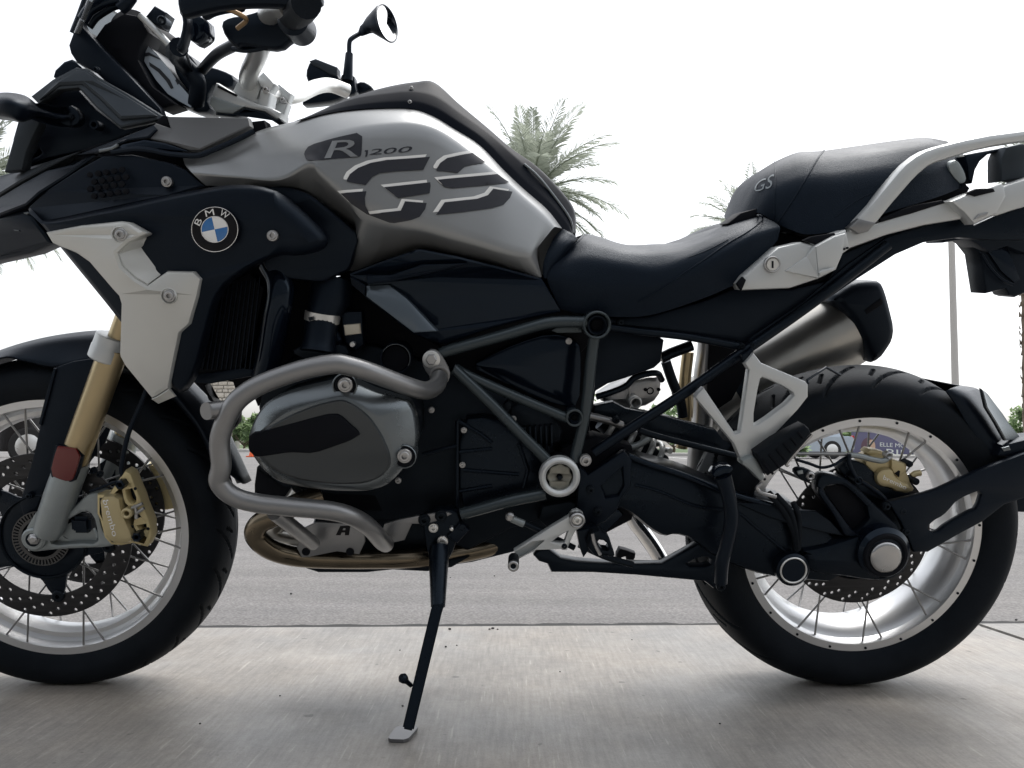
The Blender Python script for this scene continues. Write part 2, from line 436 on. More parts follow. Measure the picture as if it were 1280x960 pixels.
# ================================================================== SETTING
def ground_mat(name, kind):
    m=bpy.data.materials.new(name); m.use_nodes=True; t=m.node_tree; b=t.nodes['Principled BSDF']; MATS[name]=m
    tc=t.nodes.new('ShaderNodeTexCoord')
    def noise(scale,detail=8,rough=.6,sc3=None):
        n=t.nodes.new('ShaderNodeTexNoise'); n.inputs['Scale'].default_value=scale; n.inputs['Detail'].default_value=detail; n.inputs['Roughness'].default_value=rough
        if sc3:
            mp=t.nodes.new('ShaderNodeMapping'); mp.inputs['Scale'].default_value=sc3[:3]; mp.inputs['Rotation'].default_value=(0,0,sc3[3] if len(sc3)>3 else 0)
            t.links.new(tc.outputs['Object'],mp.inputs[0]); t.links.new(mp.outputs[0],n.inputs['Vector'])
        else: t.links.new(tc.outputs['Object'],n.inputs['Vector'])
        return n.outputs[0]
    def mr(x,a,b_,c,d):
        r=t.nodes.new('ShaderNodeMapRange'); r.inputs[1].default_value=a; r.inputs[2].default_value=b_; r.inputs[3].default_value=c; r.inputs[4].default_value=d
        t.links.new(x,r.inputs[0]); return r.outputs[0]
    def mul(a,b_):
        q=t.nodes.new('ShaderNodeMath'); q.operation='MULTIPLY'; t.links.new(a,q.inputs[0]); t.links.new(b_,q.inputs[1]); return q.outputs[0]
    def mixc(fac,c1,c2):
        x=t.nodes.new('ShaderNodeMix'); x.data_type='RGBA'; x.inputs[6].default_value=(*c1,1); x.inputs[7].default_value=(*c2,1); t.links.new(fac,x.inputs[0]); return x.outputs[2]
    def tint(col,f):
        x=t.nodes.new('ShaderNodeMix'); x.data_type='RGBA'; x.blend_type='MULTIPLY'; x.inputs[0].default_value=1; t.links.new(col,x.inputs[6]); t.links.new(f,x.inputs[7]); return x.outputs[2]
    bp=t.nodes.new('ShaderNodeBump')
    if kind=='concrete':
        c=mixc(mr(noise(1.6),.32,.68,0,1),(.215,.212,.205),(.335,.30,.258))
        c=tint(c,mr(noise(5,9,.7),.3,.7,.82,1.14))
        c=tint(c,mr(noise(14,6,.6,(9,.7,1,.10)),.3,.7,.80,1.13))       # broom strokes
        c=tint(c,mr(noise(60,4,.6),.35,.65,.93,1.06)); c=tint(c,mr(noise(260,3,.7),.3,.7,.88,1.12)); c=tint(c,mr(noise(.7,5,.6),.35,.7,1.05,.86)); c=tint(c,mr(noise(9,3,.5,(1,2.2,1,.6)),.66,.78,1,.8))
        sc_=noise(26,3,.4,(6,.35,1,-.5)); c=tint(c,mr(sc_,.66,.70,1,1.3))   # pale scratches
        sp=noise(34,2,.4); c=tint(c,mr(sp,.24,.27,.55,1))              # dark specks
        t.links.new(c,b.inputs['Base Color']); t.links.new(mr(noise(4),.3,.7,.36,.62),b.inputs['Roughness'])
        hgt=noise(120,6,.7,(3,.6,1,.2)); bp.inputs['Strength'].default_value=.3; bp.inputs['Distance'].default_value=.002
    else:
        vor=t.nodes.new('ShaderNodeTexVoronoi'); vor.inputs['Scale'].default_value=130; t.links.new(tc.outputs['Object'],vor.inputs['Vector'])
        c=mixc(mr(noise(.9),.3,.7,0,1),(.17,.165,.165),(.225,.215,.205))
        c=tint(c,mr(vor.outputs['Distance'],.0,.8,1.18,.72)); c=tint(c,mr(vor.outputs['Color'],0,1,.82,1.2))
        c=tint(c,mr(noise(3,8,.65,(.25,2.2,1)),.3,.7,.85,1.15))
        t.links.new(c,b.inputs['Base Color']); b.inputs['Roughness'].default_value=.85
        hgt=vor.outputs['Distance']; bp.inputs['Strength'].default_value=.45; bp.inputs['Distance'].default_value=.004; bp.invert=True
    t.links.new(hgt,bp.inputs['Height']); t.links.new(bp.outputs[0],b.inputs['Normal'])
    return m
ground_mat('concrete','concrete'); ground_mat('asphalt','asphalt')
mat('far_ground',(.20,.18,.15),0,.9,var=.2,vscale=.4)
mat('joint_filler',(.03,.03,.03),0,.9)
mat('kerb_concrete',(.42,.41,.39),0,.8,var=.12,vscale=3)
mat('grass_green',(.06,.10,.03),0,.9,var=.35,vscale=2)
mat('stucco',(.40,.41,.42),0,.9,var=.08,vscale=2)
mat('white_paint',(.78,.78,.76),0,.5)
def slab(name, pts, z, t_, m, bev=.006):
    bm=bmesh.new(); vs=[bm.verts.new((p[0],p[1],z)) for p in pts]; f=bm.faces.new(vs)
    if t_:
        r=bmesh.ops.extrude_face_region(bm,geom=[f]); bmesh.ops.translate(bm,vec=(0,0,-t_),verts=[v for v in r['geom'] if isinstance(v,bmesh.types.BMVert)])
    if bev: bmesh.ops.bevel(bm,geom=[e for e in bm.edges if all(abs(v.co.z-z)<1e-5 for v in e.verts)],offset=bev,segments=2,affect='EDGES')
    return tagk(lnk(name,finish(bm,name),m),'structure')
jl,jr=G(250,784),G(1280,778.5)
slope=(jr.y-jl.y)/(jr.x-jl.x)
def jy(x): return jl.y+slope*(x-jl.x)
# big terrain below everything, then asphalt, then the concrete apron in three pours
slab('ground',[(-900,-900),(900,-900),(900,1500),(-900,1500)],-.12,0,'far_ground',0)
slab('asphalt_road',[(-60,jy(-60)-.4 if False else -14),(60,-14),(60,34.1),(-60,34.1)],-.014,0,'asphalt',0)
ja,jb=G(1226,781.5),G(1300,806)
jd=(jb-ja); 
def jx(y): return ja.x+jd.x*(y-ja.y)/jd.y
g=.004
slab('concrete_floor',[(-9,-6.5),(jx(-6.5)-g,-6.5),(jx(jy(ja.x))-g,jy(ja.x)),(-9,jy(-9))],0,.1,'concrete')
slab('concrete_floor',[(jx(-6.5)+g,-6.5),(9,-6.5),(9,jy(9)),(jx(jy(ja.x))+g,jy(ja.x))],0,.1,'concrete')
jr_=random.Random(4)
slab('joint_strip',[(-9,jy(-9)-.3),(9,jy(9)-.3)]+[(9-18*i/600,jy(9-18*i/600)+.058+jr_.uniform(-.007,.010)) for i in range(601)],-.009,0,'joint_filler',0)

# crumbs of grit on the apron
bm=bmesh.new()
for px,py,s in [(503,883,1.2),(500,813,.9),(562,787,2.2),(557,809,1.6),(571,807,1),(364,738,2.5),(612,787,1.6),(616,786,2),(622,787,1.4),(500,1000,1),(1270,770,2.2),(563,718,1.4),(618,716,1.6),(900,905,1),(350,870,.9),(700,840,1),(250,905,1.1),(790,800,1)]:
    c=G(px,py); s*=.0016
    if py<778: c.z=-.012
    r=bmesh.ops.create_icosphere(bm,subdivisions=1,radius=s)
    for v in r['verts']: v.co=Vector((v.co.x*random.uniform(.8,1.6),v.co.y*random.uniform(.7,1.4),v.co.z*.8))+c+Vector((0,0,s*.5))
tagk(lnk('grit',finish(bm,'grit'),'joint_filler'),'stuff')

# far kerb, verge
slab('kerb',[(-60,34),(60,34),(60,34.25),(-60,34.25)],.11,.2,'kerb_concrete',.02)
slab('pavement',[(-60,34.25),(60,34.25),(60,37.5),(-60,37.5)],.10,.15,'kerb_concrete',0)
slab('verge',[(-60,37.5),(60,37.5),(60,80),(-60,80)],.09,.15,'grass_green',0)
def line(x0,x1,y0,y1): return slab('road_marking',[(x0,y0),(x1,y0),(x1,y1),(x0,y1)],-.010,0,'white_paint',0)
for i in range(7): line(-9+i*3.0,-8.9+i*3.0,27.5,33)

mat('beam_paint',(.50,.48,.45),.1,.6)
# ---- street things
leafm=mat('palm_leaf',(.15,.17,.13),0,.5,var=.25,vscale=3)  # leaf tones lightened to put haze and glare into the crown colour
def translucent(m,col,f):
    t=m.node_tree; b=t.nodes['Principled BSDF']; o=t.nodes['Material Output']; tl=t.nodes.new('ShaderNodeBsdfTranslucent'); tl.inputs[0].default_value=(*col,1)
    x=t.nodes.new('ShaderNodeMixShader'); x.inputs[0].default_value=f; t.links.new(b.outputs[0],x.inputs[1]); t.links.new(tl.outputs[0],x.inputs[2]); t.links.new(x.outputs[0],o.inputs['Surface'])
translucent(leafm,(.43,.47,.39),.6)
mat('palm_trunk',(.16,.125,.09),0,.9,bump=.8,bscale=30,var=.3,vscale=8)
mat('bark',(.12,.09,.065),0,.9,bump=.8,bscale=30,var=.3,vscale=6)
translucent(mat('leaf',(.08,.12,.06),0,.6,var=.4,vscale=3),(.34,.46,.24),.6)  # translucent tone brightened to stand in for background glare
def palm(loc, h, L, label, nf=38, seed=1, tr=.19, droop=1.0):
    rnd=random.Random(seed); root=thing('palm_tree',label,'palm tree',loc,0,'palm trees along the street')
    bm=bmesh.new(); K=26; path=[Vector((math.sin(i/K*1.2)*.08,0,h*i/K)) for i in range(K+1)]
    rad=[tr*(1.25-.35*i/K)*(1+.09*(i%2)) for i in range(K+1)]
    sweep(bm,path,rad,12); 
    for i in range(int(h*40)):     # stubs of old leaf bases
        z=rnd.uniform(.1,1)*h; a=rnd.uniform(0,6.28); r0=tr*(1.2-.35*z/h)
        p=Vector((math.cos(a)*r0,math.sin(a)*r0,z)); q=p+Vector((math.cos(a)*.02,math.sin(a)*.02,.09))
        sd_=Vector((-math.sin(a),math.cos(a),0))*.05
        bm.faces.new([bm.verts.new(p-sd_),bm.verts.new(p+sd_),bm.verts.new(q)])
    lnk('trunk',finish(bm,'trunk',50),'palm_trunk',root)
    bm=bmesh.new(); top=Vector((.075,0,h))
    stems=bmesh.new()
    for i in range(nf):
        a=i*2.399+rnd.uniform(-.2,.2); el=R(84-112*(i/nf)**.95+rnd.uniform(-10,10)); Lf=L*rnd.uniform(.85,1.1)
        d=Vector((math.cos(a)*math.cos(el),math.sin(a)*math.cos(el),math.sin(el))); p=top.copy(); pts=[p.copy()]; n_=22
        dirs=[]
        for s in range(n_):
            d=(d+Vector((0,0,-.030*droop*(1+s/n_)))).normalized(); p=p+d*Lf/n_; pts.append(p.copy()); dirs.append(d.copy())
        sweep(stems,pts,[.018*(1-.85*j/n_)*L/1.6 for j in range(n_+1)],4)
        for s in range(2,n_):
            for rep in range(3):
              base=pts[s]+(pts[s+1]-pts[s])*(rep/3); d=dirs[s]; side=d.cross(Vector((0,0,1)))
              if side.length<.05: side=Vector((1,0,0))
              side.normalize(); upv=side.cross(d)
              ll=L*.21*math.sin(math.pi*(.12+.86*s/n_))**.6*rnd.uniform(.75,1.1)
              for sg in (1,-1):
                v=(side*sg*.75+d*.8+upv*rnd.uniform(.0,.5)+Vector((0,0,-.15))).normalized()
                wv=d*.0075*L+upv*.004
                q=base+v*ll+Vector((0,0,-.06*ll)); mid=base+v*ll*.5
                a1=bm.verts.new(base); b1=bm.verts.new(mid+wv); c1=bm.verts.new(q); e1=bm.verts.new(mid-wv)
                bm.faces.new((a1,b1,c1,e1))
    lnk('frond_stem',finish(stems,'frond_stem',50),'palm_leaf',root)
    me=bpy.data.meshes.new('crown'); bm.to_mesh(me); bm.free()
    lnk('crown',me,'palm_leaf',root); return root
def gz(p,z=-.014): p.z=z; return p
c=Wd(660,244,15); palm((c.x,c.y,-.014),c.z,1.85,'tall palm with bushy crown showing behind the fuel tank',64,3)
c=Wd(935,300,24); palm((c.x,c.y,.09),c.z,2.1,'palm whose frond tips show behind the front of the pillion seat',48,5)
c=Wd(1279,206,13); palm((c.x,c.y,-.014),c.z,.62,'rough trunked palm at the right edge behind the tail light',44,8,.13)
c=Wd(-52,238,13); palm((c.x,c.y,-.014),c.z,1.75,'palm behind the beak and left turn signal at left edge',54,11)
c=Wd(1196,552,19)
lp=thing('lamp_post','slim grey street lamp post rising behind the rear tyre','lamp post',(c.x,c.y,-.014))
bm=bmesh.new(); top=Wd(1187,215,19); sweep(bm,[(0,0,0),(0,0,.25),(0,0,.26),(top.x-c.x,0,top.z)],[.13,.13,.085,.07],14); lnk('post',finish(bm,'post'),'beam_paint',lp)
bm=bmesh.new(); sweep(bm,[(top.x-c.x,0,top.z-.05),(top.x-c.x-.3,0,top.z+.12),(top.x-c.x-.9,0,top.z+.15)],[.04,.035,.035],10); lnk('arm',finish(bm,'arm'),'beam_paint',lp)
box('lamp_head',(top.x-c.x-1.15,0,top.z+.14),(.55,.22,.1),'beam_paint',lp,bev=.03)

def tree(name,x,y,h,wd,label,seed,trunk=.35,group=None,z=.09,dens=900,leaf=.16):
    rnd=random.Random(seed); root=thing(name,label,'tree' if trunk>.2 else 'bush',(x,y,z),0,group)
    bm=bmesh.new(); ht=h*trunk
    sweep(bm,[(0,0,0),(.03,0,ht*.5),(0,.02,ht),(.05,0,h*.8)],[.05*h**.6,.04*h**.6,.03*h**.6,.01],8)
    for i in range(6):
        a=rnd.uniform(0,6.28); b=ht*rnd.uniform(.6,1.3)
        sweep(bm,[(0,0,b),(math.cos(a)*wd*.3,math.sin(a)*wd*.3,b+h*.22),(math.cos(a)*wd*.42,math.sin(a)*wd*.42,b+h*.34)],[.02*h**.6,.014*h**.6,.006],6)
    lnk('trunk',finish(bm,'trunk',50),'bark',root)
    bm=bmesh.new(); clumps=[(Vector((rnd.gauss(0,.28)*wd,rnd.gauss(0,.28)*wd,ht+ (h-ht)*rnd.uniform(.1,.9))),rnd.uniform(.14,.26)*wd) for _ in range(16)]
    for i in range(dens):
        c,r=rnd.choice(clumps); v=Vector((rnd.gauss(0,1),rnd.gauss(0,1),rnd.gauss(0,1))).normalized()*r*rnd.random()**.35
        p=c+v; p.z=max(p.z,.05); q=Vector((rnd.gauss(0,1),rnd.gauss(0,1),rnd.gauss(0,1))).normalized(); s=leaf*rnd.uniform(.6,1.3)
        t_=q.cross(Vector((rnd.gauss(0,1),rnd.gauss(0,1),1))).normalized()*s*.5; q=q*s
        bm.faces.new([bm.verts.new(p-q),bm.verts.new(p+t_),bm.verts.new(p+q),bm.verts.new(p-t_)])
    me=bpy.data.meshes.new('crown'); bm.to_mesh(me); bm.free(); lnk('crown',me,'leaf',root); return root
def tr(px,Y,top,wpx,label,seed,**k):
    c=Wd(px,552,Y); t_=Wd(px,top,Y); tree('tree' if k.get('trunk',.35)>.2 else 'bush',c.x,Y,t_.z,wpx*Y/1000,label,seed,**k)
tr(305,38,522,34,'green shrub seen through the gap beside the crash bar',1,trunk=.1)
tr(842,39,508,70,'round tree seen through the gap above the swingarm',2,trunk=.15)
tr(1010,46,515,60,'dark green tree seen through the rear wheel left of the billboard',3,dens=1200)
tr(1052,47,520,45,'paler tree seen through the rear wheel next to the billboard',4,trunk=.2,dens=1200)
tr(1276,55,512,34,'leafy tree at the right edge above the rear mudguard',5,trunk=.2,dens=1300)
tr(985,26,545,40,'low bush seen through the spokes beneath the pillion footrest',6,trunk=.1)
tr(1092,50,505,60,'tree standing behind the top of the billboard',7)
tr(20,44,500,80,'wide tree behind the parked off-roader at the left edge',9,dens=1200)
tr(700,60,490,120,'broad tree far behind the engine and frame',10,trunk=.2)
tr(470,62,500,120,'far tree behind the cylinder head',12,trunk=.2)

# billboard seen through the rear wheel
mat('board_navy',(.13,.12,.22),0,.5); mat('board_skin',(.62,.40,.30),0,.6); mat('board_hair',(.13,.07,.10),0,.6); mat('print_white',(.8,.8,.8),0,.5); mat('board_steel',(.3,.3,.3),.5,.5)  # board_navy lightened so distance haze is part of its colour
YB=40
bb=thing('billboard','dark purple advertising board with white lettering and a portrait','billboard',(Wd(1115,552,YB).x,YB,.09))
ox=bb.location
def bl(px,py,dy=0): p=Wd(px,py,YB+dy); return (p.x-ox.x,p.y-ox.y,p.z-ox.z)
a0=bl(1066,540); a1=bl(1172,584)
box('board',((a0[0]+a1[0])/2,.1,(a0[2]+a1[2])/2),(a1[0]-a0[0],.16,a0[2]-a1[2]),'board_navy',bb,bev=.01)
for xx in (.2,.8):
    x_=a0[0]*(1-xx)+a1[0]*xx; box('post',(x_,.1,a1[2]/2-.01),(.14,.12,max(.1,a1[2])),'board_steel',bb,bev=.01)
def flat(name,polys,m,dy):
    bm=bmesh.new()
    for loops in polys:
        vs=[bm.verts.new(bl(p[0],p[1],dy)) for lp_ in loops for p in lp_]
        for tri_ in tessellate_polygon([[Vector((p[0],p[1],0)) for p in lp_] for lp_ in loops]):
            try: bm.faces.new([vs[i] for i in tri_])
            except ValueError: pass
    return lnk(name,finish(bm,name,0),m,bb)
def ell(cx,cy,rx,ry,k=20): return [[(cx+rx*math.cos(2*math.pi*i/k),cy+ry*math.sin(2*math.pi*i/k)) for i in range(k)]]
flat('hair',[ell(1085,560,9,13)],'board_hair',.014); flat('portrait',[ell(1089,558,5.2,8.5),[[(1080,574),(1086,567),(1093,567),(1099,575),(1099,582),(1080,582)]]],'board_skin',.010)
flat('lettering',text_polys('ELLE MON',[(1100,553),(1138,555),(1138,560),(1100,558)],bold=.02),'print_white',.010)
flat('lettering',text_polys('BILLI',[(1108,561),(1150,564),(1150,573),(1108,570)],bold=.04),'print_white',.010)

# parked vehicles
mat('car_black',(.012,.013,.016),0,.2,coat=.6); mat('car_white',(.7,.7,.7),0,.25,coat=.6); mat('car_blue',(.42,.48,.54),.3,.25,coat=.6); mat('car_glass',(.03,.04,.045),0,.05); mat('car_tyre',(.02,.02,.02),0,.8); mat('lamp_red',(.5,.02,.015),0,.2); mat('lamp_white',(.8,.8,.78),0,.1); mat('car_red',(.35,.03,.02),.1,.25,coat=.6)  # car_blue made pale to carry the background haze in its paint
def car(x,y,rz,m,label,suv=False,rack=False):
    root=thing('parked_car',label,'car',(x,y,-.014),rz,'cars parked across the road')
    hb=1.0 if suv else .82; ht=1.78 if suv else 1.43; L2=2.2; Wh=.9
    def prism(name,prof,w0,w1,mm):
        bm=bmesh.new(); a=[bm.verts.new((p[0],-w0-(w1-w0)*p[2],p[1])) for p in prof]; b=[bm.verts.new((p[0],w0+(w1-w0)*p[2],p[1])) for p in prof]
        n=len(prof); bm.faces.new(a); bm.faces.new(b[::-1])
        for i in range(n): bm.faces.new((a[i],b[i],b[(i+1)%n],a[(i+1)%n]))
        bmesh.ops.bevel(bm,geom=bm.edges[:],offset=.04,segments=2,affect='EDGES',clamp_overlap=True)
        return lnk(name,finish(bm,name,40),mm,root)
    prism('body',[(-L2,.35,0),(-L2,.75,0),(-L2+.1,hb,0),(-.9 if not suv else -1.1,hb+.06,0),(L2-.15,hb+.04,0),(L2,.8,0),(L2,.35,0),(1.75,.25,0),(-1.75,.25,0)],Wh,Wh,m)
    prof=[(-1.05,hb,0),(-.45,ht-.02,1),(1.0 if not suv else 1.85,ht,1),(1.9 if not suv else 2.12,hb,0)]
    prism('cabin',prof,Wh-.06,Wh-.22,m)
    for sx in (-1,1):
        for (u0,u1) in (((-.78,.02),(.10,.95)) if not suv else ((-.78,.02),(.10,.95),(1.05,1.7))):
            bm=bmesh.new(); z0,z1=hb+.07,ht-.12
            def wy(z): return (Wh-.06)+(-.16)*(z-hb)/(ht-hb)+.012
            sh0=.42*(z1-z0)/(ht-hb)*1.2 if u0<-.5 else 0
            vs=[bm.verts.new((u0,sx*wy(z0),z0)),bm.verts.new((u1,sx*wy(z0),z0)),bm.verts.new((u1,sx*wy(z1),z1)),bm.verts.new((u0+sh0,sx*wy(z1),z1))]
            bm.faces.new(vs); lnk('window',finish(bm,'window',0),'car_glass',root)
        for wx in (-1.35,1.35):
            bm=bmesh.new(); lathe_bm(bm,[(0,-.1),(.33,-.1),(.35,-.06),(.35,.08),(.3,.11),(.2,.1),(0,.1)],(0,0),24)
            o=lnk('wheel',finish(bm,'wheel'),'car_tyre',root); o.location=(wx,sx*(Wh-.09),.35)
            if sx>0: o.rotation_euler=(0,0,math.pi)
            bm=bmesh.new(); lathe_bm(bm,[(0,.115),(.05,.12),(.2,.105),(.22,.1)],(0,0),18); lnk('rim',finish(bm,'rim'),'alu',o)
        box('headlight',(-L2+.03,sx*.65,.68),(.08,.34,.14),'lamp_white',root,bev=.02)
        box('tail_light',(L2-.01,sx*.72,.78),(.07,.2,.22),'lamp_red',root,bev=.02)
        if rack:
            bm=bmesh.new(); sweep(bm,[(-.4,sx*.6,ht-.02),(-.35,sx*.6,ht+.07),(1.7,sx*.6,ht+.07),(1.75,sx*.6,ht-.02)],.025,8); lnk('roof_rail',finish(bm,'roof_rail'),'alu',root)
    bm=bmesh.new(); vs=[bm.verts.new(p) for p in ((-1.0,-.72,hb+.05),(-1.0,.72,hb+.05),(-.52,.62,ht-.07),(-.52,-.62,ht-.07))]; 
    for v in vs: v.co.x-=.03
    bm.faces.new(vs); lnk('windscreen',finish(bm,'windscreen',0),'car_glass',root)
    return root
c=Wd(28,552,15); car(c.x-.9,15,0.12,'car_black','black off-roader with roof rails seen through the front wheel',True,True)
c=Wd(-20,552,19); car(c.x-2.5,20,.1,'car_white','white car at the left edge behind the front wheel spokes')
c=Wd(985,552,31); car(c.x,31,0,'car_blue','pale silver blue car seen through the rear wheel above the final drive')
# low stone wall far left
mat('stone',(.50,.46,.40),0,.9,bump=.6,bscale=20,var=.25,vscale=2); mat('mortar',(.3,.29,.27),0,.95)  # stone tone lightened in place of haze in the air
c0=Wd(228,552,38); 
wl=thing('stone_building','pale rubble stone building seen under the radiator beside the front tyre','building',(c0.x,38,.09))
box('core',(1.15,.6,2.1),(2.4,1,4.2),'mortar',wl,bev=.02)
sm=[]
for v in range(3):
    bm=bmesh.new(); bmesh.ops.create_cube(bm,size=1); bmesh.ops.bevel(bm,geom=bm.edges[:],offset=.12,segments=1,affect='EDGES')
    for q in bm.verts: q.co+=Vector((random.uniform(-.05,.05),random.uniform(-.05,.05),random.uniform(-.05,.05)))
    me=finish(bm,'stone',50); me.materials.append(MATS['stone']); sm.append(me)
z=0.0
while z<4.0:
    hh=random.uniform(.16,.26); x=-.05
    while x<2.2:
        ww=random.uniform(.25,.55); o=bpy.data.objects.new('stone',random.choice(sm)); COL.objects.link(o); o.parent=wl
        o.location=(x+ww/2,.1,z+hh/2); o.scale=(ww-.03,.14+random.uniform(0,.04),hh-.03); x+=ww
    z+=hh

# traffic cone beyond the front tyre
mat('cone_orange',(.75,.13,.03),0,.5); mat('cone_white',(.8,.8,.8),0,.5)
c=Wd(317,552,24); cn=thing('traffic_cone','orange traffic cone on the asphalt seen beside the crash bar','traffic cone',(c.x,24,-.014))
bm=bmesh.new(); sweep(bm,[(0,0,.03),(0,0,.06),(0,0,.45)],[.13,.12,.03],20); lnk('cone',finish(bm,'cone'),'cone_orange',cn)
bm=bmesh.new(); sweep(bm,[(0,0,.22),(0,0,.31)],[.087,.066],20,cap=False); lnk('band',finish(bm,'band'),'cone_white',cn)
box('base',(0,0,.018),(.34,.34,.036),'cone_orange',cn,bev=.01)

# unseen wall added behind the camera to block low sky and darken reflections
mat('blocker_grey',(.19,.20,.21),0,.8,var=.1,vscale=1)
tagk(box('blocker_wall',(0,-3.6,1.7),(26,.3,3.45),'blocker_grey',None,bev=.01),'structure')
# ================================================================== MOTORCYCLE
bike = bpy.data.objects.new('motorcycle',None); COL.objects.link(bike); bike.matrix_world=BM; bike.empty_display_size=.1
bike['label']='grey and black adventure motorcycle leaning on its side stand on the concrete floor'; bike['category']='motorcycle'
bpy.context.view_layer.update()

FW=(.008,.316); RW=(1.507,.318)
def tyre(name, prof, c, parent, tread, seg=720, k=9):
    pr=[tuple(x) for x in cr(prof,k)]
    full=pr+[(r,-n) for r,n in pr[-2::-1]]; rtop=max(r for r,n in full)
    m=len(full); bm=bmesh.new(); rings=[]
    for s in range(seg):
        a=2*math.pi*s/seg; ring=[]
        for r,n in full:
            d=tread(a,n,r) if r>rtop-.034 else 0; rr=r-d
            ring.append(bm.verts.new((c[0]+rr*math.cos(a),-n*(1-d*2.0),c[1]+rr*math.sin(a))))
        rings.append(ring)
    for s in range(seg):
        A_,B_=rings[s],rings[(s+1)%seg]
        for j in range(m-1): bm.faces.new((A_[j],B_[j],B_[j+1],A_[j+1]))
    return lnk(name,finish(bm,name,30),'rubber',parent)
def tread_fn(wid,count,depth,reach):
    def f(a,n,r):
        s=1 if n>=0 else -1; q=abs(n)/wid
        if q>reach or q<.10: return 0
        ph=(a*count/(2*math.pi)+(0 if s>0 else .5))%1.0
        cen=.05+1.15*q
        d=abs(ph-cen%1.0); d=min(d,1-d)
        e=0
        wv=.055*(1-.5*max(0,(q-.6)/.4))
        if d<wv and .12<q<reach: e=depth*min(1,(wv-d)/.025)*min(1,(reach-q)/.05,(q-.10)/.05)
        d2=abs(((ph+.5)%1.0)-(.2+.55*q)); 
        if d2<.03 and .30<q<.62: e=max(e,depth*.9)
        return e
    return f
def rim_profile(r0, w):
    s=r0
    h=[(s+.001,w-.004),(s-.002,w+.001),(s-.0185,w+.001),(s-.021,w-.004),(s-.023,w-.016),(s-.029,w-.022),(s-.037,w*.48),(s-.042,w*.2)]
    inn=[(s-.036,-w*.2+0),(s-.036,w*.2)]
    return h+[(r,-n) for r,n in h[::-1]]+[(s-.012,-w+.012),(s-.034,-w*.25),(s-.034,w*.25),(s-.012,w-.012)]
spoke_me=None
def spokes(parent, c, rh, nh, rr_, nr, count=20, r=.0017, ph=0):
    global spoke_me
    if spoke_me is None:
        bm=bmesh.new(); bmesh.ops.create_cone(bm,cap_ends=True,segments=7,radius1=1,radius2=1,depth=1); spoke_me=finish(bm,'spoke',60); spoke_me.materials.append(MATS['spoke_steel'])
    for sd_ in (1,-1):
        for i in range(count):
            a=2*math.pi*(i+ph+(.25 if sd_<0 else 0))/count; tw=R(52)*(1 if i%2 else -1)
            a_r=a+R(4.0)*(1 if i%2 else -1)
            p=Vector((c[0]+rh*math.cos(a+tw),-sd_*nh,c[1]+rh*math.sin(a+tw))); q=Vector((c[0]+rr_*math.cos(a_r),-sd_*nr,c[1]+rr_*math.sin(a_r)))
            o=bpy.data.objects.new('spoke',spoke_me); COL.objects.link(o); o.parent=parent
            d=q-p; o.rotation_mode='QUATERNION'; o.rotation_quaternion=d.to_track_quat('Z','Y'); o.location=(p+q)/2; o.scale=(r,r,d.length)
def circ_pts(c,r,n,k=48,ph=0): return [(c[0]+r*math.cos(2*math.pi*i/k+ph),-n,c[1]+r*math.sin(2*math.pi*i/k+ph)) for i in range(k)]
def disc_plate(name,c,ro,ri,n,t,parent,rows,m='disc_steel',hr_=.0034,wave=0):
    out=[]
    for i in range(96):
        a=2*math.pi*i/96; r=ro+wave*math.cos(a*10); out.append((c[0]+r*math.cos(a),-n,c[1]+r*math.sin(a)))
    loops=[out,circ_pts(c,ri,n,64)]
    for (rr_,cnt,ph) in rows:
        for i in range(cnt):
            a=2*math.pi*(i+ph)/cnt; loops.append(circ_pts((c[0]+rr_*math.cos(a),c[1]+rr_*math.sin(a)),hr_,n,10))
    bm=bmesh.new(); plate_bm(bm,loops,t,.0006)
    return lnk(name,finish(bm,name,30),m,parent)

# ---------------- front wheel
fw=lathe('front_wheel',rim_profile(.248,.045),FW,'rim_alu',bike,128,True)
tyre('tyre',[(.236,.040),(.250,.051),(.270,.0585),(.288,.057),(.302,.047),(.312,.026),(.316,0)],FW,fw,tread_fn(.058,24,.005,.93))
spokes(fw,FW,.055,.035,.2285,.043,20,.0019,.3)
lathe('hub',[(0,-.06),(.052,-.06),(.058,-.045),(.058,-.034),(.036,-.026),(.034,.026),(.058,.034),(.058,.045),(.052,.06),(0,.06)],FW,'black_metal',fw,40)
for s in (1,-1):
    disc_plate('brake_disc',FW,.1525,.112,s*.076+(.0025 if s>0 else .0025),.005,fw,[(.1465,20,.0),(.1385,20,.33),(.1305,20,.66),(.1225,20,.1)])
    loops=[]; k=60
    for i in range(k):
        a=2*math.pi*i/k; q=.5+.5*math.cos(a*5+.8); r=.077+.043*q**4; loops.append((FW[0]+r*math.cos(a),-s*.076-.004*(1 if s>0 else -1) ,FW[1]+r*math.sin(a)))
    bm=bmesh.new(); plate_bm(bm,[loops,circ_pts(FW,.045,s*.076+.004*s,30)],.006,.001); lnk('disc_carrier',finish(bm,'disc_carrier'),'black_metal',fw)
    if s>0:
        for i in range(5):
            a=2*math.pi*i/5-.16; cx,cz=FW[0]+.1135*math.cos(a),FW[1]+.1135*math.sin(a)
            bm=bmesh.new(); lathe_bm(bm,[(.011,.072),(.011,.082),(.009,.084),(.004,.084),(.004,.079),(0,.079)],(cx,cz),18); lnk('rivet',finish(bm,'rivet'),'dark_metal',fw)
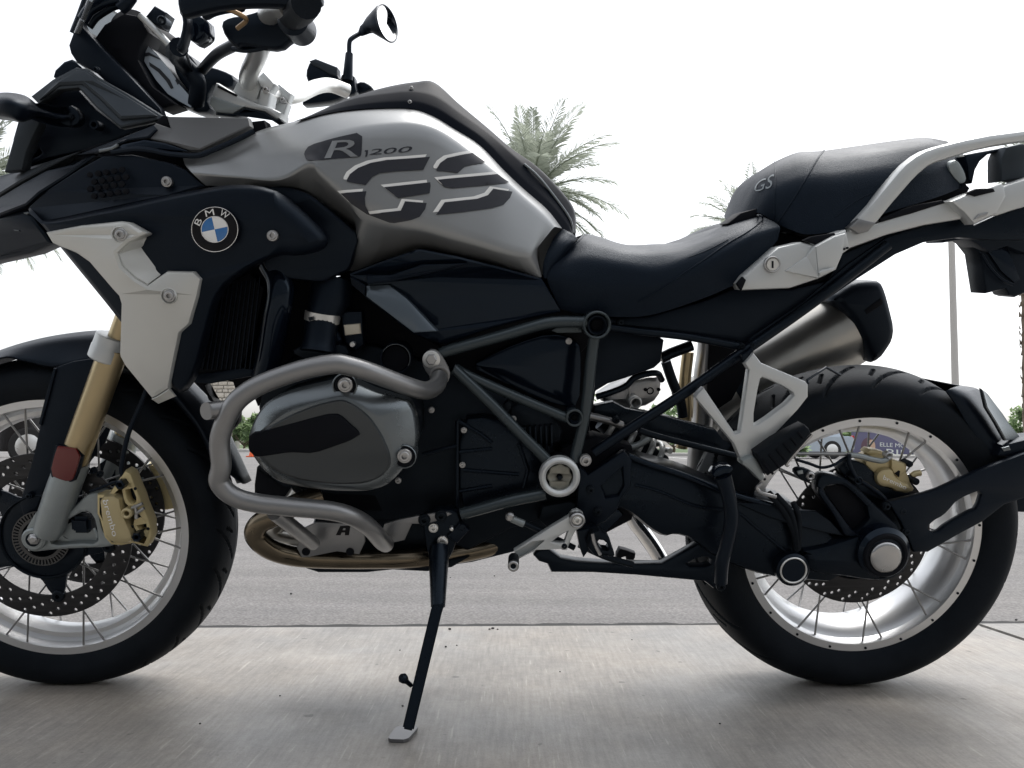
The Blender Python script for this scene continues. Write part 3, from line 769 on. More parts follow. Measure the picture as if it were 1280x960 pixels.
# toothed speed ring
k=48; out=[]
bm=bmesh.new(); loops=[circ_pts(FW,.0505,.0905,96),circ_pts(FW,.034,.0905,48)]
for i in range(k):
    a0=2*math.pi*i/k; a1=a0+2*math.pi/k*.5
    loops.append([(FW[0]+r*math.cos(a),-.0905,FW[1]+r*math.sin(a)) for r,a in ((.0485,a0),(.0485,a1),(.0395,a1),(.0395,a0))])
plate_bm(bm,loops,.003,0); lnk('speed_sensor_ring',finish(bm,'speed_sensor_ring'),'ring_steel',fw)
lathe('carrier_ring',[(.074,.082),(.0765,.0855),(.079,.082),(.0765,.078)],FW,'dark_metal',fw,80,True)

# ---------------- fork
def axis_tube(name,p0,p1,n,prof,m,parent,seg=36):
    a=P(p0[0],p0[1],n); b=P(p1[0],p1[1],n); d=b-a
    path=[a+d*t for t,_ in prof]; bm=bmesh.new(); sweep(bm,path,[r for _,r in prof],seg); o=lnk(name,finish(bm,name,30),m,parent); return o
fl=axis_tube('fork_leg',(176,345),(87,590),.105,[(0,.0170),(.36,.0170),(.365,.0235),(1.0,.0235)],'gold',bike)
axis_tube('fork_clamp',(142,420),(131,450),.105,[(0,.0245),(.03,.0275),(.45,.0275),(.5,.0285),(.95,.0285),(1,.026)],'silver_paint',fl)
axis_tube('fork_bottom_tube',(92,576),(58,668),.105,[(0,.0258),(.02,.0272),(.5,.0272),(.62,.0262),(.85,.0258),(1,.022)],'cast_alu',fl)
# fork casting with brake mount
cast=AA((150,590),(165,545),(225,440),(240,425),(400,470),(440,450),(560,320),(620,295),(700,300),(660,420),(672,540),(720,600),(780,635),(730,665),(560,670),(340,682),(250,695),(200,695),(165,670),(150,635))
hole=AA((318,540),(410,500),(470,470),(560,420),(620,450),(645,560),(650,640),(520,632),(345,650),(325,600))
plate('fork_foot',cast,.108,.034,'cast_alu',fl,bev=.005,rnd=2,holes=[hole])
plate('foot_web',AA((300,530),(420,490),(420,605),(650,625),(655,655),(330,655)),.092,.010,'cast_alu',fl,bev=.002,rnd=1,holes=[AA((412,530),(560,470),(630,560),(640,628),(440,608),(415,580))])
cyl('axle_boss',40.5,675,.09,.119,.0205,'cast_alu',fl,.003,36)
cyl('axle_washer',40.5,675,.11,.1195,.0128,'dark_metal',fl,.001,36)
cyl('axle_nut',40.5,675,.117,.127,.0105,'steel',fl,.003,6)
cyl('axle_tip',40.5,675,.12,.131,.0065,'steel',fl,.002,20)
mir(fl); 
q=plate('reflector',AA((372,0),(390,-15),(545,12),(490,205),(470,222),(420,222),(325,182)),.133,.006,'red_lens',bike,bev=.0025,rnd=1)
plate('reflector_holder',[(p[0]+dx,p[1]) for p,dx in zip(AA((362,-10),(380,-25),(560,10),(505,215),(470,232),(410,232),(315,186)),[0]*7)],.129,.012,'black_plastic',bike,bev=.003,rnd=1)

# ---------------- front brake calipers
def caliper(n):
    body=AA((640,310),(720,308),(800,190),(830,150),(870,170),(905,260),(935,330),(950,380),(1000,500),(1005,600),(975,665),(880,640),(800,655),(735,650),(690,600),(660,480),(640,440))
    ca=plate('brake_caliper',[(*p,n) for p in body],n,.032,'caliper_light',bike,bev=.006,holes=[AA((835,262),(880,250),(905,360),(880,375),(850,350)),AA((905,500),(950,480),(985,535),(940,560))])
    plate('caliper_bridge',AA((650,320),(790,315),(810,420),(850,520),(870,560),(890,620),(830,650),(735,640),(690,590),(668,480)),n+.012,.03,'caliper_gold',ca,bev=.009,rnd=1)
    for (x,y,r) in ((840,440,.0095),(795,250,.0085),(905,600,.0085)):
        px,py=AA((x,y))[0]; cyl('caliper_bolt',px,py,n-.01,n+.018,r,'black_metal' if r<.009 else 'caliper_gold',ca,.002,6 if r<.009 else 20,hole=r*.45)
    for (x0,y0,x1,y1) in ((880,400,950,370),(905,440,960,400),(900,380,910,470)):
        p,q=AA((x0,y0),(x1,y1)); tube('pad_pin',[p,q],n+.008,.003,'steel',ca,seg=8,sm=False)
    for (x,y) in ((880,525),(985,540),(900,272)):
        px,py=AA((x,y))[0]; cyl('caliper_hole',px,py,n,n+.0015,.0028,'dark_metal',ca,.0003,12)
    plate('brake_pad',AA((845,280),(895,262),(925,350),(960,400),(985,520),(930,560),(880,430)),n-.018,.02,'dark_metal',ca,bev=.001)
    return ca
ca=caliper(.118)
cb=mir(ca)
tq=AA((685,350),(722,345),(788,580),(752,592))
decal('lettering',text_polys('brembo',[tq[1],tq[2],tq[3],tq[0]],bold=.01),[o for o in ca.children if o.name.startswith('caliper_bridge')][0],'decal_white',ca,off=.0006,step=50)
tube('brake_hose',[(188,476),(183,487),(176,505),(163,535),(156,560),(152,588),(158,600)],.112,.0042,'black_plastic',bike,seg=10)
tube('sensor_cable',AA((600,290),(680,262),(760,230),(800,225)),.115,.0028,'black_plastic',bike,seg=8)
box('speed_sensor',P(*AA((560,500))[0],.092),(.034,.03,.03),'black_plastic',bike,bev=.006)

# ---------------- front mudguard
def rowz(pts,n): return [(x,y,n) for x,y in pts]
mgs=[(-60,464),(0,437),(50,422),(100,413.5),(135,412),(172,417),(205,436),(236,470),(268,504),(292,548),(316,600)]
mg=patch('front_mudguard',[
  rowz([(-60,478),(0,449),(30,452),(67,459.5),(110,451),(142,449),(170,460),(196,478),(222,506),(248,540),(268,584)],.066),
  rowz([(-60,476),(0,447),(30,450),(67,457),(110,448),(142,446),(172,456),(200,474),(226,502),(252,536),(272,580)],.072),
  rowz([(-60,466),(0,440),(50,427),(100,421),(138,420),(174,427),(205,447),(233,478),(262,512),(284,556),(305,606)],.040),
  rowz(mgs,-.005),
  rowz([(x+(70-x)*.03,y+(650-y)*.03) for x,y in mgs],-.045),
  rowz([(x+(70-x)*.075,y+(650-y)*.075) for x,y in mgs],-.066)],'black_plastic',bike,k=5,mirror=None)
mg.modifiers.clear()
mg.modifiers.new('thickness','SOLIDIFY').thickness=.003
tube('mudguard_edge',T1((233,466),(250,484),(270,504)),.03,.0016,'black_gloss',bike,seg=6)
st=plate('mudguard_stay',[(67,460),(90,452),(128,446),(124,470),(112,500),(93,540),(78,580),(58,605),(44,640),(30,650),(24,630),(40,575),(50,530),(59,495)],.083,.010,'black_plastic',bike,bev=.003)
plate('stay_ridge',[(67,460),(70,461),(61,497),(51,532),(48,530),(57,494)],.086,.004,'black_plastic',bike,bev=.001)
mir(st)
for x,y in AA((185,325),(612,155),(655,180)): bolt(x,y,.088,.006,bike,'black_metal')

# ---------------- handlebar area
tri=plate('fork_yoke',AC((402,640),(412,590),(440,506),(458,510),(580,585),(700,640),(780,660),(840,690),(835,730),(812,735),(740,688),(620,662),(545,700),(440,690)),.10,.06,'silver_paint',bike,bev=.005)
plate('yoke_face',AC((402,640),(412,592),(430,590),(560,640),(620,655),(545,702),(440,692)),.104,.01,'cast_alu',tri,bev=.003)
plate('yoke_edge',AC((545,702),(622,664),(742,690),(815,737),(842,732),(842,742),(805,752),(735,706),(625,680),(560,716),(440,706),(440,694)),.103,.04,'black_plastic',tri,bev=.002)
plate('yoke_slot',AC((455,522),(572,582),(566,594),(450,538)),.1015,.006,'shield_black',tri,bev=.0008)
plate('riser',AC((542,555),(590,462),(640,420),(700,470),(722,540),(700,600),(775,572),(752,690),(690,670),(580,600)),.075,.05,'silver_paint',tri,bev=.006)
cl1=plate('bar_clamp',AC((690,480),(735,438),(806,515),(776,560),(715,532)),.085,.035,'silver_paint',bike,bev=.004); plate('clamp_base',AC((716,548),(778,572),(752,690),(692,656)),.083,.035,'silver_paint',cl1,bev=.004)
cl2=plate('bar_clamp',AC((798,545),(830,512),(906,575),(886,625),(825,596)),-.03,.03,'silver_paint',bike,bev=.004); plate('clamp_base',AC((818,608),(886,636),(852,738),(768,690)),-.032,.03,'silver_paint',cl2,bev=.004)
for (x,y,n) in ((746,550,.084),(850,612,-.03)):
    px,py=AC((x,y))[0]; bolt(px,py,n,.006,bike,'steel')
tube('handlebar',[(*AC((1250,560))[0],-.30),(*AC((1150,525))[0],-.27),(*AC((1060,535))[0],-.2),(*AC((930,590))[0],-.11),(*AC((800,590))[0],-.03),(*AC((680,545))[0],.04),(*AC((640,500))[0],.08),(*AC((655,430))[0],.15),(*AC((690,360))[0],.21),(*AC((715,290))[0],.25),(*AC((740,150))[0],.32),(*AC((800,60))[0],.38),(*AC((900,40))[0],.44)],0,.0145,'alu',bike,k=6,seg=18)
# left hand controls and guard
hg=plate('hand_guard',AC((190,-120),(700,-130),(1080,-60),(1100,0),(1060,32),(900,34),(700,26),(480,38),(330,72),(235,100),(200,60)),.47,.02,'black_plastic',bike,bev=.007,rnd=1)
plate('guard_mount',AC((205,60),(235,110),(225,200),(190,290),(205,320),(240,290),(270,170),(265,70)),.42,.02,'black_plastic',bike,bev=.004,rnd=1)
plate('switch_box',AC((460,130),(520,95),(620,85),(800,20),(960,30),(1000,120),(990,190),(900,240),(830,300),(700,285),(600,265),(560,285),(490,220)),.36,.025,'black_plastic',bike,bev=.008,rnd=1)
cyl('grip_flange',*AC((905,105))[0],.36,.42,.0195,'black_plastic',bike,.01,40)
tube('grip',[(*AC((905,105))[0],.40),(*AC((960,70))[0],.46),(*AC((1000,20))[0],.52)],0,.017,'rubber',bike,seg=16)
plate('control_button',AC((985,160),(1035,150),(1042,190),(1000,195)),.38,.02,'black_plastic',bike,bev=.002)
plate('control_button',AC((930,225),(985,215),(995,245),(940,252)),.38,.02,'black_plastic',bike,bev=.002)
plate('clutch_reservoir',AC((235,95),(370,90),(378,180),(370,215),(290,265),(240,170)),.39,.04,'black_gloss',bike,bev=.004,rnd=1)
tube('clutch_lever',[(*AC((480,45))[0],.43),(*AC((560,75))[0],.43),(*AC((630,120))[0],.42),(*AC((575,175))[0],.41)],0,.0030,'lever_gold',bike,seg=8)
tube('guard_bar',[(*AC((380,90))[0],.42),(*AC((430,65))[0],.43),(*AC((520,45))[0],.42),(*AC((600,40))[0],.40)],0,.007,'black_plastic',bike,seg=10)
tube('brake_line',[(*AC((360,430))[0],.1),(*AC((380,405))[0],.13),(*AC((450,335))[0],.2),(*AC((540,285))[0],.28),(*AC((600,250))[0],.33)],0,.0085,'black_plastic',bike,seg=10)
tube('brake_line',[(*AC((545,300))[0],.33),(*AC((640,310))[0],.34),(*AC((760,290))[0],.35)],0,.0035,'black_plastic',bike,seg=8)
tube('cable',[(*AC((255,255))[0],.38),(*AC((262,330))[0],.25),(*AC((290,420))[0],.15),(*AC((310,520))[0],.1)],0,.0022,'black_plastic',bike,seg=6)
tube('hose_bundle',[(*AC((215,290))[0],.30),(*AC((190,330))[0],.2),(*AC((250,400))[0],.14),(*AC((330,500))[0],.12),(*AC((320,640))[0],.1)],0,.013,'black_plastic',bike,seg=10)
plate('wiring_block',AC((170,370),(215,310),(280,330),(330,400),(350,470),(370,400),(480,430),(560,470),(540,550),(440,500),(380,600),(420,690),(290,690),(310,640),(270,560),(200,470)),.05,.06,'black_plastic',bike,bev=.004,rnd=1)
# right bar end: brake reservoir, mirror
plate('brake_reservoir',[*AC((990,450),(1020,370),(1060,362),(1185,415),(1190,470),(1240,500),(1240,580),(1180,620),(1010,640),(960,640),(1010,560),(1010,510))],-.36,.05,'black_plastic',bike,bev=.006,rnd=1)
plate('reservoir_cap',AC((1015,375),(1055,360),(1188,412),(1185,470),(1140,455),(1080,420),(1040,400)),-.355,.045,'grey_plastic',bike,bev=.003)
plate('perch_clamp',B((575,420),(590,360),(650,370),(655,420),(665,465),(610,480)),-.38,.04,'black_plastic',bike,bev=.004,rnd=1)
plate('throttle_grip',B((650,420),(690,402),(735,425),(745,445),(680,470),(650,465)),-.42,.05,'black_plastic',bike,bev=.006,rnd=1)
ms=tube('mirror',B((618,400,-.37),(622,330,-.37),(626,270,-.38)),0,[.0115,.0098,.0085],'black_plastic',bike,seg=14)
tube('mirror_stem',B((626,275,-.38),(627,215,-.385),(640,192,-.39),(685,165,-.41)),0,.0052,'black_metal',ms,seg=12)
def cone_part(name,p0,p1,n0,n1,prof,m,parent,fl=1.0):
    a=P(*p0,n0); b=P(*p1,n1); bm=bmesh.new(); sweep(bm,[a+(b-a)*t for t,_ in prof],[r for _,r in prof],28,flat=fl); return lnk(name,finish(bm,name,35),m,parent)
# mirror shell: loft from collar to the tilted elliptical glass
def loft_rings(name, rings, m, parent, cap=(True,True), seg=32):
    """rings: (centre px, n, half-width px along direction angle, half-height px, angle) - ellipses in the picture-parallel plane, joined"""
    bm=bmesh.new(); vs=[]
    for (cx,cy,n,a,b,ang,dn) in rings:
        r=[]
        for k in range(seg):
            t=2*math.pi*k/seg; x=a*math.cos(t); y=b*math.sin(t)
            r.append(bm.verts.new(P(cx+x*math.cos(ang)-y*math.sin(ang),cy+x*math.sin(ang)+y*math.cos(ang),n+dn*math.cos(t))))
        vs.append(r)
    for i in range(len(vs)-1):
        for k in range(seg):
            j=(k+1)%seg; bm.faces.new((vs[i][k],vs[i][j],vs[i+1][j],vs[i+1][k]))
    if cap[0]: bm.faces.new(vs[0])
    if cap[1]: bm.faces.new(vs[-1])
    return lnk(name,finish(bm,name,40),m,parent)
mc=B((685,165),(700,150),(715,140),(740,128),(775,120),(800,117),(812,117))
loft_rings('mirror_shell',[(mc[0][0],mc[0][1],-.41,3.0,4.5,-.6,-.01),(mc[1][0],mc[1][1],-.41,4.5,7,-.65,-.012),(mc[2][0],mc[2][1],-.415,5,8,-.65,-.012),(mc[3][0]-.5,mc[3][1]-1,-.42,7,11.5,-.5,-.02),(mc[4][0],mc[4][1],-.425,9.5,19,-.38,-.045),(mc[5][0],mc[5][1],-.43,10.5,24,-.32,-.055),(mc[6][0],mc[6][1],-.432,11,24.6,-.32,-.06)],'black_plastic',ms)
loft_rings('mirror_glass',[(mc[6][0]+.2,mc[6][1],-.4315,10.2,23.4,-.32,-.06),(mc[6][0]+.6,mc[6][1],-.4300,10,23.2,-.32,-.06)],'mirror_glass',ms)
tube('mirror_rim',[(mc[6][0]+.3+10.9*math.cos(t)*math.cos(-.32)-24.4*math.sin(t)*math.sin(-.32),mc[6][1]+10.9*math.cos(t)*math.sin(-.32)+24.4*math.sin(t)*math.cos(-.32),-.431-.06*math.cos(t)) for t in [2*math.pi*i/32 for i in range(33)]],0,.0022,'black_plastic',ms,k=2,seg=8)

# ---------------- cockpit, screen, cowl
ws=patch('windshield',[rowz(A((350,140),(385,60),(420,-40)),0.0),rowz(A((362,160),(398,75),(440,-40)),.10),rowz(A((385,165),(420,80),(470,-40)),.16)],'glass_smoke',bike,k=5,cap=False)
ws.modifiers.new('thickness','SOLIDIFY').thickness=.004
tube('screen_edge',A((360,165),(390,90),(430,-20)),.10,.004,'black_gloss',bike,seg=8)
tube('screen_bracket',A((415,100),(450,50),(520,10),(600,-10)),.12,.009,'black_gloss',bike,seg=10)
tube('screen_bracket',A((440,130),(480,80),(560,30),(610,20)),.08,.008,'black_plastic',bike,seg=10)
plate('screen_mount',A((340,225),(362,165),(400,100),(420,140),(520,250),(660,390),(800,540),(812,575),(720,530),(640,480),(560,440),(480,365),(440,345),(380,310),(350,265)),.115,.02,'black_plastic',bike,bev=.004)
plate('cockpit_side',A((430,150),(470,190),(520,120),(620,65),(700,80),(740,160),(700,240),(690,300),(760,430),(880,520),(800,545),(660,390),(540,270)),.085,.06,'shield_black',bike,bev=.004)
cyl('instrument_pod',*A((640,150))[0],-.08,.07,.036,'shield_black',bike,.012,40)
tube('screen_adjuster',A((700,75),(790,165),(870,255),(920,335)),.10,.0055,'silver_paint',bike,seg=10)
plate('screen_hinge',A((725,80),(770,25),(830,60),(800,130),(750,110)),.10,.04,'black_plastic',bike,bev=.004)
cyl('hinge_knob',*A((805,100))[0],.09,.115,.008,'dark_metal',bike,.002,20,hole=.004)
dash=plate('instrument_cluster',A((690,240),(730,215),(800,280),(880,400),(950,480),(970,515),(960,545),(880,520),(780,470),(720,380),(690,290)),.06,.10,'black_plastic',bike,bev=.004,rnd=1)
decal('display',[[A((697,265),(735,224),(800,290),(850,350),(900,425),(966,500),(955,538),(900,508),(840,470),(780,400),(735,330))]],None,'screen',dash,n=.0625)
decal('display_print',[[A((705,268),(745,262),(800,292),(805,300),(748,278),(716,285))],[A((745,310),(800,345),(850,400),(868,440),(855,445),(830,405),(790,360),(748,330))],[A((880,395),(895,418),(888,424),(876,402))]],None,'decal_dark',dash,n=.0635)
tube('screen_bracket',A((600,45),(630,20),(660,-20)),.12,.010,'black_plastic',bike,seg=10)
# headlight cowl
plate('headlight',A((250,370),(340,285),(400,320),(420,360),(300,420)),.06,.10,'black_gloss',bike,bev=.004,rnd=1)
cw=plate('cowl_panel',A((150,480,.1),(260,395,.12),(375,335,.135),(420,340,.14),(470,375,.145),(640,470,.15),(815,580,.16),(790,600,.165),(600,640,.165),(480,540,.155),(390,440,.14),(290,450,.13),(190,520,.105)),.14,.02,'grey_plastic',bike,bev=.004)
plate('cowl_panel_face',A((190,500,.118),(262,408,.128),(375,345,.14),(420,350,.143),(470,385,.149),(640,482,.154),(795,582,.164),(600,600,.168),(500,500,.158),(410,425,.145),(300,430,.135)),.14,.008,'grey_plastic',cw,bev=.006)
plate('cowl_tip',A((765,622),(812,576),(836,580),(858,640),(800,642)),.168,.02,'shield_black',bike,bev=.002)
plate('cowl_inner',A((100,560),(190,530),(290,455),(390,445),(480,545),(600,640),(770,600),(780,620),(480,740),(240,790),(130,830),(180,700),(60,700)),.09,.06,'black_plastic',bike,bev=.004,holes=[A((128,800),(175,725),(195,745),(210,770))])
bolt(*A((475,345))[0],.146,.005,bike,'black_metal')
bolt(*A((345,580))[0],.128,.005,bike,'dark_metal'); cyl('cowl_screw',*A((468,622))[0],.1,.122,.0075,'black_plastic',bike,.003,24,hole=.004)
plate('signal_mount',A((255,610),(330,560),(345,520),(380,540),(405,590),(380,630),(310,630)),.125,.02,'black_plastic',bike,bev=.004,rnd=1)
ts=patch('turn_signal',[A((-60,470,.17),(40,462,.19),(130,480,.18),(200,530,.15),(290,560,.13),(350,570,.125)),A((-60,500,.21),(40,500,.225),(130,530,.21),(200,555,.175),(290,575,.145),(350,580,.135)),A((-60,560,.21),(40,580,.22),(110,605,.205),(190,580,.17),(290,595,.145),(350,598,.13)),A((-60,590,.17),(60,605,.18),(110,612,.17),(190,592,.145),(290,602,.125),(350,600,.12))],'black_plastic',bike,k=5,mirror=.02)
# radiator side duct beneath cowl
plate('duct_strut',A((15,860),(60,700),(110,560),(190,580),(195,620),(160,690),(130,760),(110,850)),.13,.025,'grey_plastic',bike,bev=.005)
# ---------------- fuel tank
def rws(*rows): return [list(r) for r in rows]
top=[(229,199,.185),(280,184,.18),(325,163,.165),(367,152,.15),(405,142,.145),(442,137,.14),(480,135,.135),(517,136,.13),(542,145,.125),(567,160,.12),(600,180.5,.115),(630,212,.11),(655,236,.105),(685,262,.10),(704,286,.095)]
t1=[(231,206,.205),(285,203,.205),(335,195,.20),(377,186,.20),(412,170,.20),(450,160.5,.20),(485,156,.198),(515,155,.195),(543,160,.19),(568,174,.182),(598,199,.172),(628,222,.162),(653,244,.152),(676,265,.142),(693,283,.13)]
t2=[(240,216,.215),(300,222,.218),(350,225,.22),(386,205,.224),(399,217,.226),(434,250,.228),(462,267,.228),(490,279,.226),(525,287,.222),(559,296,.215),(590,304,.205),(621,313,.195),(645,318,.183),(662,318,.17),(672,309,.155)]
t3=[(257,232,.205),(310,233,.203),(359,232,.198),(387,241,.185),(418,266,.170),(449,293,.158),(435,338,.135),(481,324,.148),(527,310,.158),(568,319,.158),(609,328,.156),(640,337,.150),(660,342,.145),(677,346,.140),(670,324,.135)]
crn=[(229,190,0),(280,180,0),(325,160,0),(367,150,0),(405,137,0),(442,122,0),(480,111,0),(517,104,0),(542,104,0),(567,125,0),(600,155,0),(630,184,0),(655,204,0),(690,235,0),(718,285,0)]
crn=[(x,y+(14 if x>400 else 3),n) for x,y,n in crn]
tank=patch('fuel_tank',rws(t3,t2,t1,top,[(p[0],p[1],0.06) for p in [((a[0]+b[0])/2,(a[1]+b[1])/2) for a,b in zip(top,crn)]],crn),'paint_grey',bike,k=5,f=.16,s=3)
# graphics
def arc(pts): return cr(pts,5)
def dec(name,polys,m,off=.0012,tg=None): return decal(name,polys,tg or tank,m,tank,off,step=4)
R_box=[chaikin(O((128,165),(150,135),(250,105),(362,80),(358,172),(350,180),(150,197),(136,190)),1,.2)]
dec('number_badge',[R_box],'decal_dark')
dec('lettering',text_polys('R',O((222,120),(350,108),(345,180),(210,188)),bold=.03,shear=.12),'paint_grey',.0022)
for s_,q in (('2',((390,151),(440,146),(440,169),(386,172))),('0',((450,146),(500,142),(496,165),(446,169))),('0',((508,142),(562,137),(558,160),(504,164)))):
    dec('lettering',text_polys(s_,O(*q),shear=.15),'decal_dark')
dec('lettering',[[O((372,154),(385,153),(381,179),(373,180),(376,159),(371,160))]],'decal_dark')
gs=[ # G upper, G left/bottom, G middle bar, G lower hook, S upper, S mid, S lower
 ((300,272),(312,250),(345,225),(395,205),(460,193),(560,186),(632,180),(605,232),(500,238),(430,246),(400,262),(375,293),(300,280)),
 ((275,325),(378,318),(372,345),(374,375),(392,408),(515,395),(520,385),(532,358),(618,365),(612,390),(590,420),(560,432),(490,444),(470,442),(380,408),(320,368)),
 ((448,302),(632,282),(634,296),(630,326),(505,346)),
 ((658,228),(672,205),(700,185),(760,172),(800,166),(852,204),(800,212),(770,220),(742,245),(700,238),(660,236)),
 ((662,272),(720,266),(900,250),(946,284),(860,294),(720,306),(690,300)),
 ((690,362),(820,348),(862,334),(884,308),(960,320),(950,345),(925,372),(880,385),(760,402),(656,412)),
]
def shrinkmove(poly,dx,dy): return [(p[0]+dx,p[1]+dy) for p in poly]
dec('lettering',[[shrinkmove(O(*g),-4.2,-3.2)] for g in gs],'decal_white',.0010)
dec('lettering',[[O(*g)] for g in gs],'decal_dark',.0018)
# black trim over the tank's top
a0=[(367,152.5,.153),(405,142.5,.148),(442,137,.143),(480,135,.138),(517,136,.133),(542,145,.128),(567,160.5,.123),(600,181,.118),(630,213,.113),(655,237,.108),(685,263,.103),(705,288,.098),(715,298,.092)]
a1=[(372,150,.148),(407,139,.143),(443,131.5,.138),(480,127.5,.133),(518,127,.128),(545,135,.123),(571,151,.118),(604,173,.112),(636,206,.106),(660,229,.10),(689,255,.095),(709,280,.09),(716,294,.085)]
a2=[(377,149,.135),(408,135,.125),(443,123,.12),(480,117,.115),(518,114,.11),(546,121,.105),(575,141,.10),(610,166,.092),(641,193,.088),(664,215,.082),(692,246,.08),(712,274,.078),(717,290,.07)]
a3=[(385,147,.10),(415,132,.09),(448,120,.08),(484,110.5,.07),(519,104,.06),(543,104.5,.06),(573,129,.06),(608,159,.06),(640,186,.06),(668,206,.06),(698,236,.06),(717,263,.055),(719,292,.05)]
a4=[(390,144,0),(420,129,0),(450,118,0),(486,108,0),(519,102.5,0),(543,103,0),(574,130,0),(610,160,0),(642,188,0),(671,208,0),(701,238,0),(718.5,264,0),(719.5,300,0)]
trim=patch('tank_trim',rws(a0,a1,a2,a3,a4),'trim_black',bike,k=5,f=.15,s=2)
for x,y in B((928,510),(935,440)): bolt(x,y,.128 if y>115 else .10,.0038,trim,'steel',.003)
tube('trim_edge',[(655,205,.085),(672,220,.083),(694,247,.081),(713,275,.079),(715,296,.075)],0,.0022,'cover_grey',trim,seg=8)
# leather nose pad between tank and seat
patch('seat_bolster',rws([(704,286,.098),(690,294,.112),(674,309,.124),(668,322,.13),(677,346,.135)],[(716,292,.10),(706,303,.125),(694,318,.137),(684,334,.142),(682,348,.142)],[(722,298,.085),(718,304,.11),(706,320,.125),(694,338,.13),(688,350,.13)]),'leather',bike,k=5,mirror=.012)
# ---------------- wing panels before the tank
plate('tank_wing',A((735,692,.19),(775,615,.185),(850,640,.185),(832,582,.18),(1240,588,.17),(1252,632,.175),(1000,752,.20),(940,752,.20),(840,715,.20)),.19,.02,'wing_grey',bike,bev=.003)
plate('wing_inner',T1((80,196),(120,180),(190,165),(330,150),(335,165),(300,185),(240,212),(180,205),(120,205)),.13,.04,'shield_black',bike,bev=.003)
tube('wing_seam',A((560,760,.20),(700,745,.205),(850,770,.207),(980,778,.207),(1060,752,.203),(1180,700,.192),(1270,655,.183)),0,.0042,'black_plastic',bike,seg=8)
plate('wing_cover',A((380,775,.17),(480,735,.175),(600,690,.18),(770,622,.185),(785,650,.19),(745,690,.195),(640,705,.2),(560,740,.2),(500,765,.19)),.19,.015,'black_plastic',bike,bev=.003)
plate('wing_vent',A((575,745,.203),(610,720,.203),(720,697,.204),(830,715,.206),(950,758,.206),(800,752,.206)),.2,.01,'black_gloss',bike,bev=.003)
tube('wing_edge',A((500,755,.196),(560,742,.202),(590,725,.204)),0,.003,'cover_grey',bike,seg=8)
# beak
plate('beak_top',W_((-260,470,.0),(-60,400,.05),(0,380,.07),(240,308,.11),(490,232,.14),(275,343,.15),(130,420,.145),(0,500,.12),(-60,525,.10),(-260,600,.03)),.1,.03,'grey_plastic',bike,bev=.004)
plate('beak_side',W_((-260,605,.03),(-60,530,.10),(0,507,.12),(130,428,.147),(275,350,.155),(440,312,.165),(560,240,.17),(580,262,.18),(400,390,.185),(240,490,.18),(160,562,.17),(0,622,.14),(-60,645,.12),(-260,720,.05)),.12,.03,'black_plastic',bike,bev=.004)
plate('beak_under',W_((-260,730,.05),(-60,650,.11),(0,628,.13),(160,572,.15),(180,605,.155),(268,718,.16),(312,790,.155),(180,850,.13),(0,892,.10),(-60,905,.08),(-260,960,.03)),.12,.05,'black_plastic',bike,bev=.006)
for q in (W_((135,605),(165,598),(178,604),(160,616)),W_((78,705),(110,708),(116,716),(85,712))): plate('beak_clip',[(*p,.158) for p in q],.158,.006,'cover_grey',bike,bev=.001)
plate('beak_inner',T1((20,190),(60,185),(120,192),(160,200),(150,250),(60,270),(10,260)),.06,.05,'black_plastic',bike)
# upper flank with vents
fl_up=plate('flank_panel',T1((34,259,.17),(60,236,.18),(100,210,.19),(128,194.5,.195),(165,193,.20),(212,203,.205),(232,212,.205),(257,233,.205),(210,247,.21),(160,257,.205),(54,280,.18),(42,270,.172)),.2,.02,'black_plastic',bike,bev=.004)
for i in range(5):
    for j in range(4):
        cx,cy=112+i*10+ (j%2)*5, 212+j*9+ (4-i)*1.5
        if cx<106+j*4-6: continue
        plate('vent_cell',[(cx+4.6*math.cos(a),cy+4.2*math.sin(a)) for a in [R(60*k+15) for k in range(6)]],.2065-.0004*(150-cx),.003,'shield_black',fl_up,bev=.0012)
bolt(*A((828,907))[0],.207,.0085,fl_up,'steel')
# emblem flank
ep=[(33,260,.17),(40,264,.175),(54,278,.185),(110,266,.20),(160,255.5,.212),(205,245,.222),(250,236.5,.23),(285,230.5,.234),(322,231.5,.236),(350,240,.236),(380,266,.234),(402,287,.23),(409,299,.228),(403,312,.226),(373,320,.228),(345,318,.23),(312,335,.228),(285,352,.225),(270,372,.22),(259,410,.212),(248,455,.205),(239,478,.20),(227,493,.197),(212,482,.2),(150,400,.205),(60,290,.19)]
epo=chaikin(ep,1,.22); 
epi=[]
for k_,(x,y,n_) in enumerate(epo):      # wide rolled edge along the top and the right, tight at the bottom
    a_=np.array(epo[k_-1][:2]); b_=np.array(epo[(k_+1)%len(epo)][:2]); t_=(b_-a_)/(np.linalg.norm(b_-a_)+1e-9); nn_=np.array([-t_[1],t_[0]])
    wd_=6.5 if (y<262 and x<345) else (22 if x>345 else 5); 
    if x<75: wd_=4
    epi.append((x+nn_[0]*wd_,y+nn_[1]*wd_,n_+.012))
epm=[((a[0]*.45+b[0]*.55),(a[1]*.45+b[1]*.55),a[2]*.25+b[2]*.75) for a,b in zip(epo,epi)]
emb=dome('emblem_panel',[[P(*p) for p in epo],[P(*p) for p in epm],[P(*p) for p in epi]],.02,'black_plastic',bike,ang=60)
plate('emblem_panel_step',chaikin([(325,231,.20),(359,232,.20),(387,241.5,.203),(418,266.5,.198),(449,294,.193),(436,337,.18),(420,344,.18),(403,353,.18),(362,349,.18),(330,340,.18),(320,280,.19)],1,.15),.2,.03,'black_plastic',bike,bev=.006)
ex,ey=E((1073,267))[0]; EN=.2515
def emb_c(r,n,k=48,sx=1.0): return [(ex+r*math.cos(2*math.pi*i/k),ey+r*.965*math.sin(2*math.pi*i/k)) for i in range(k)]
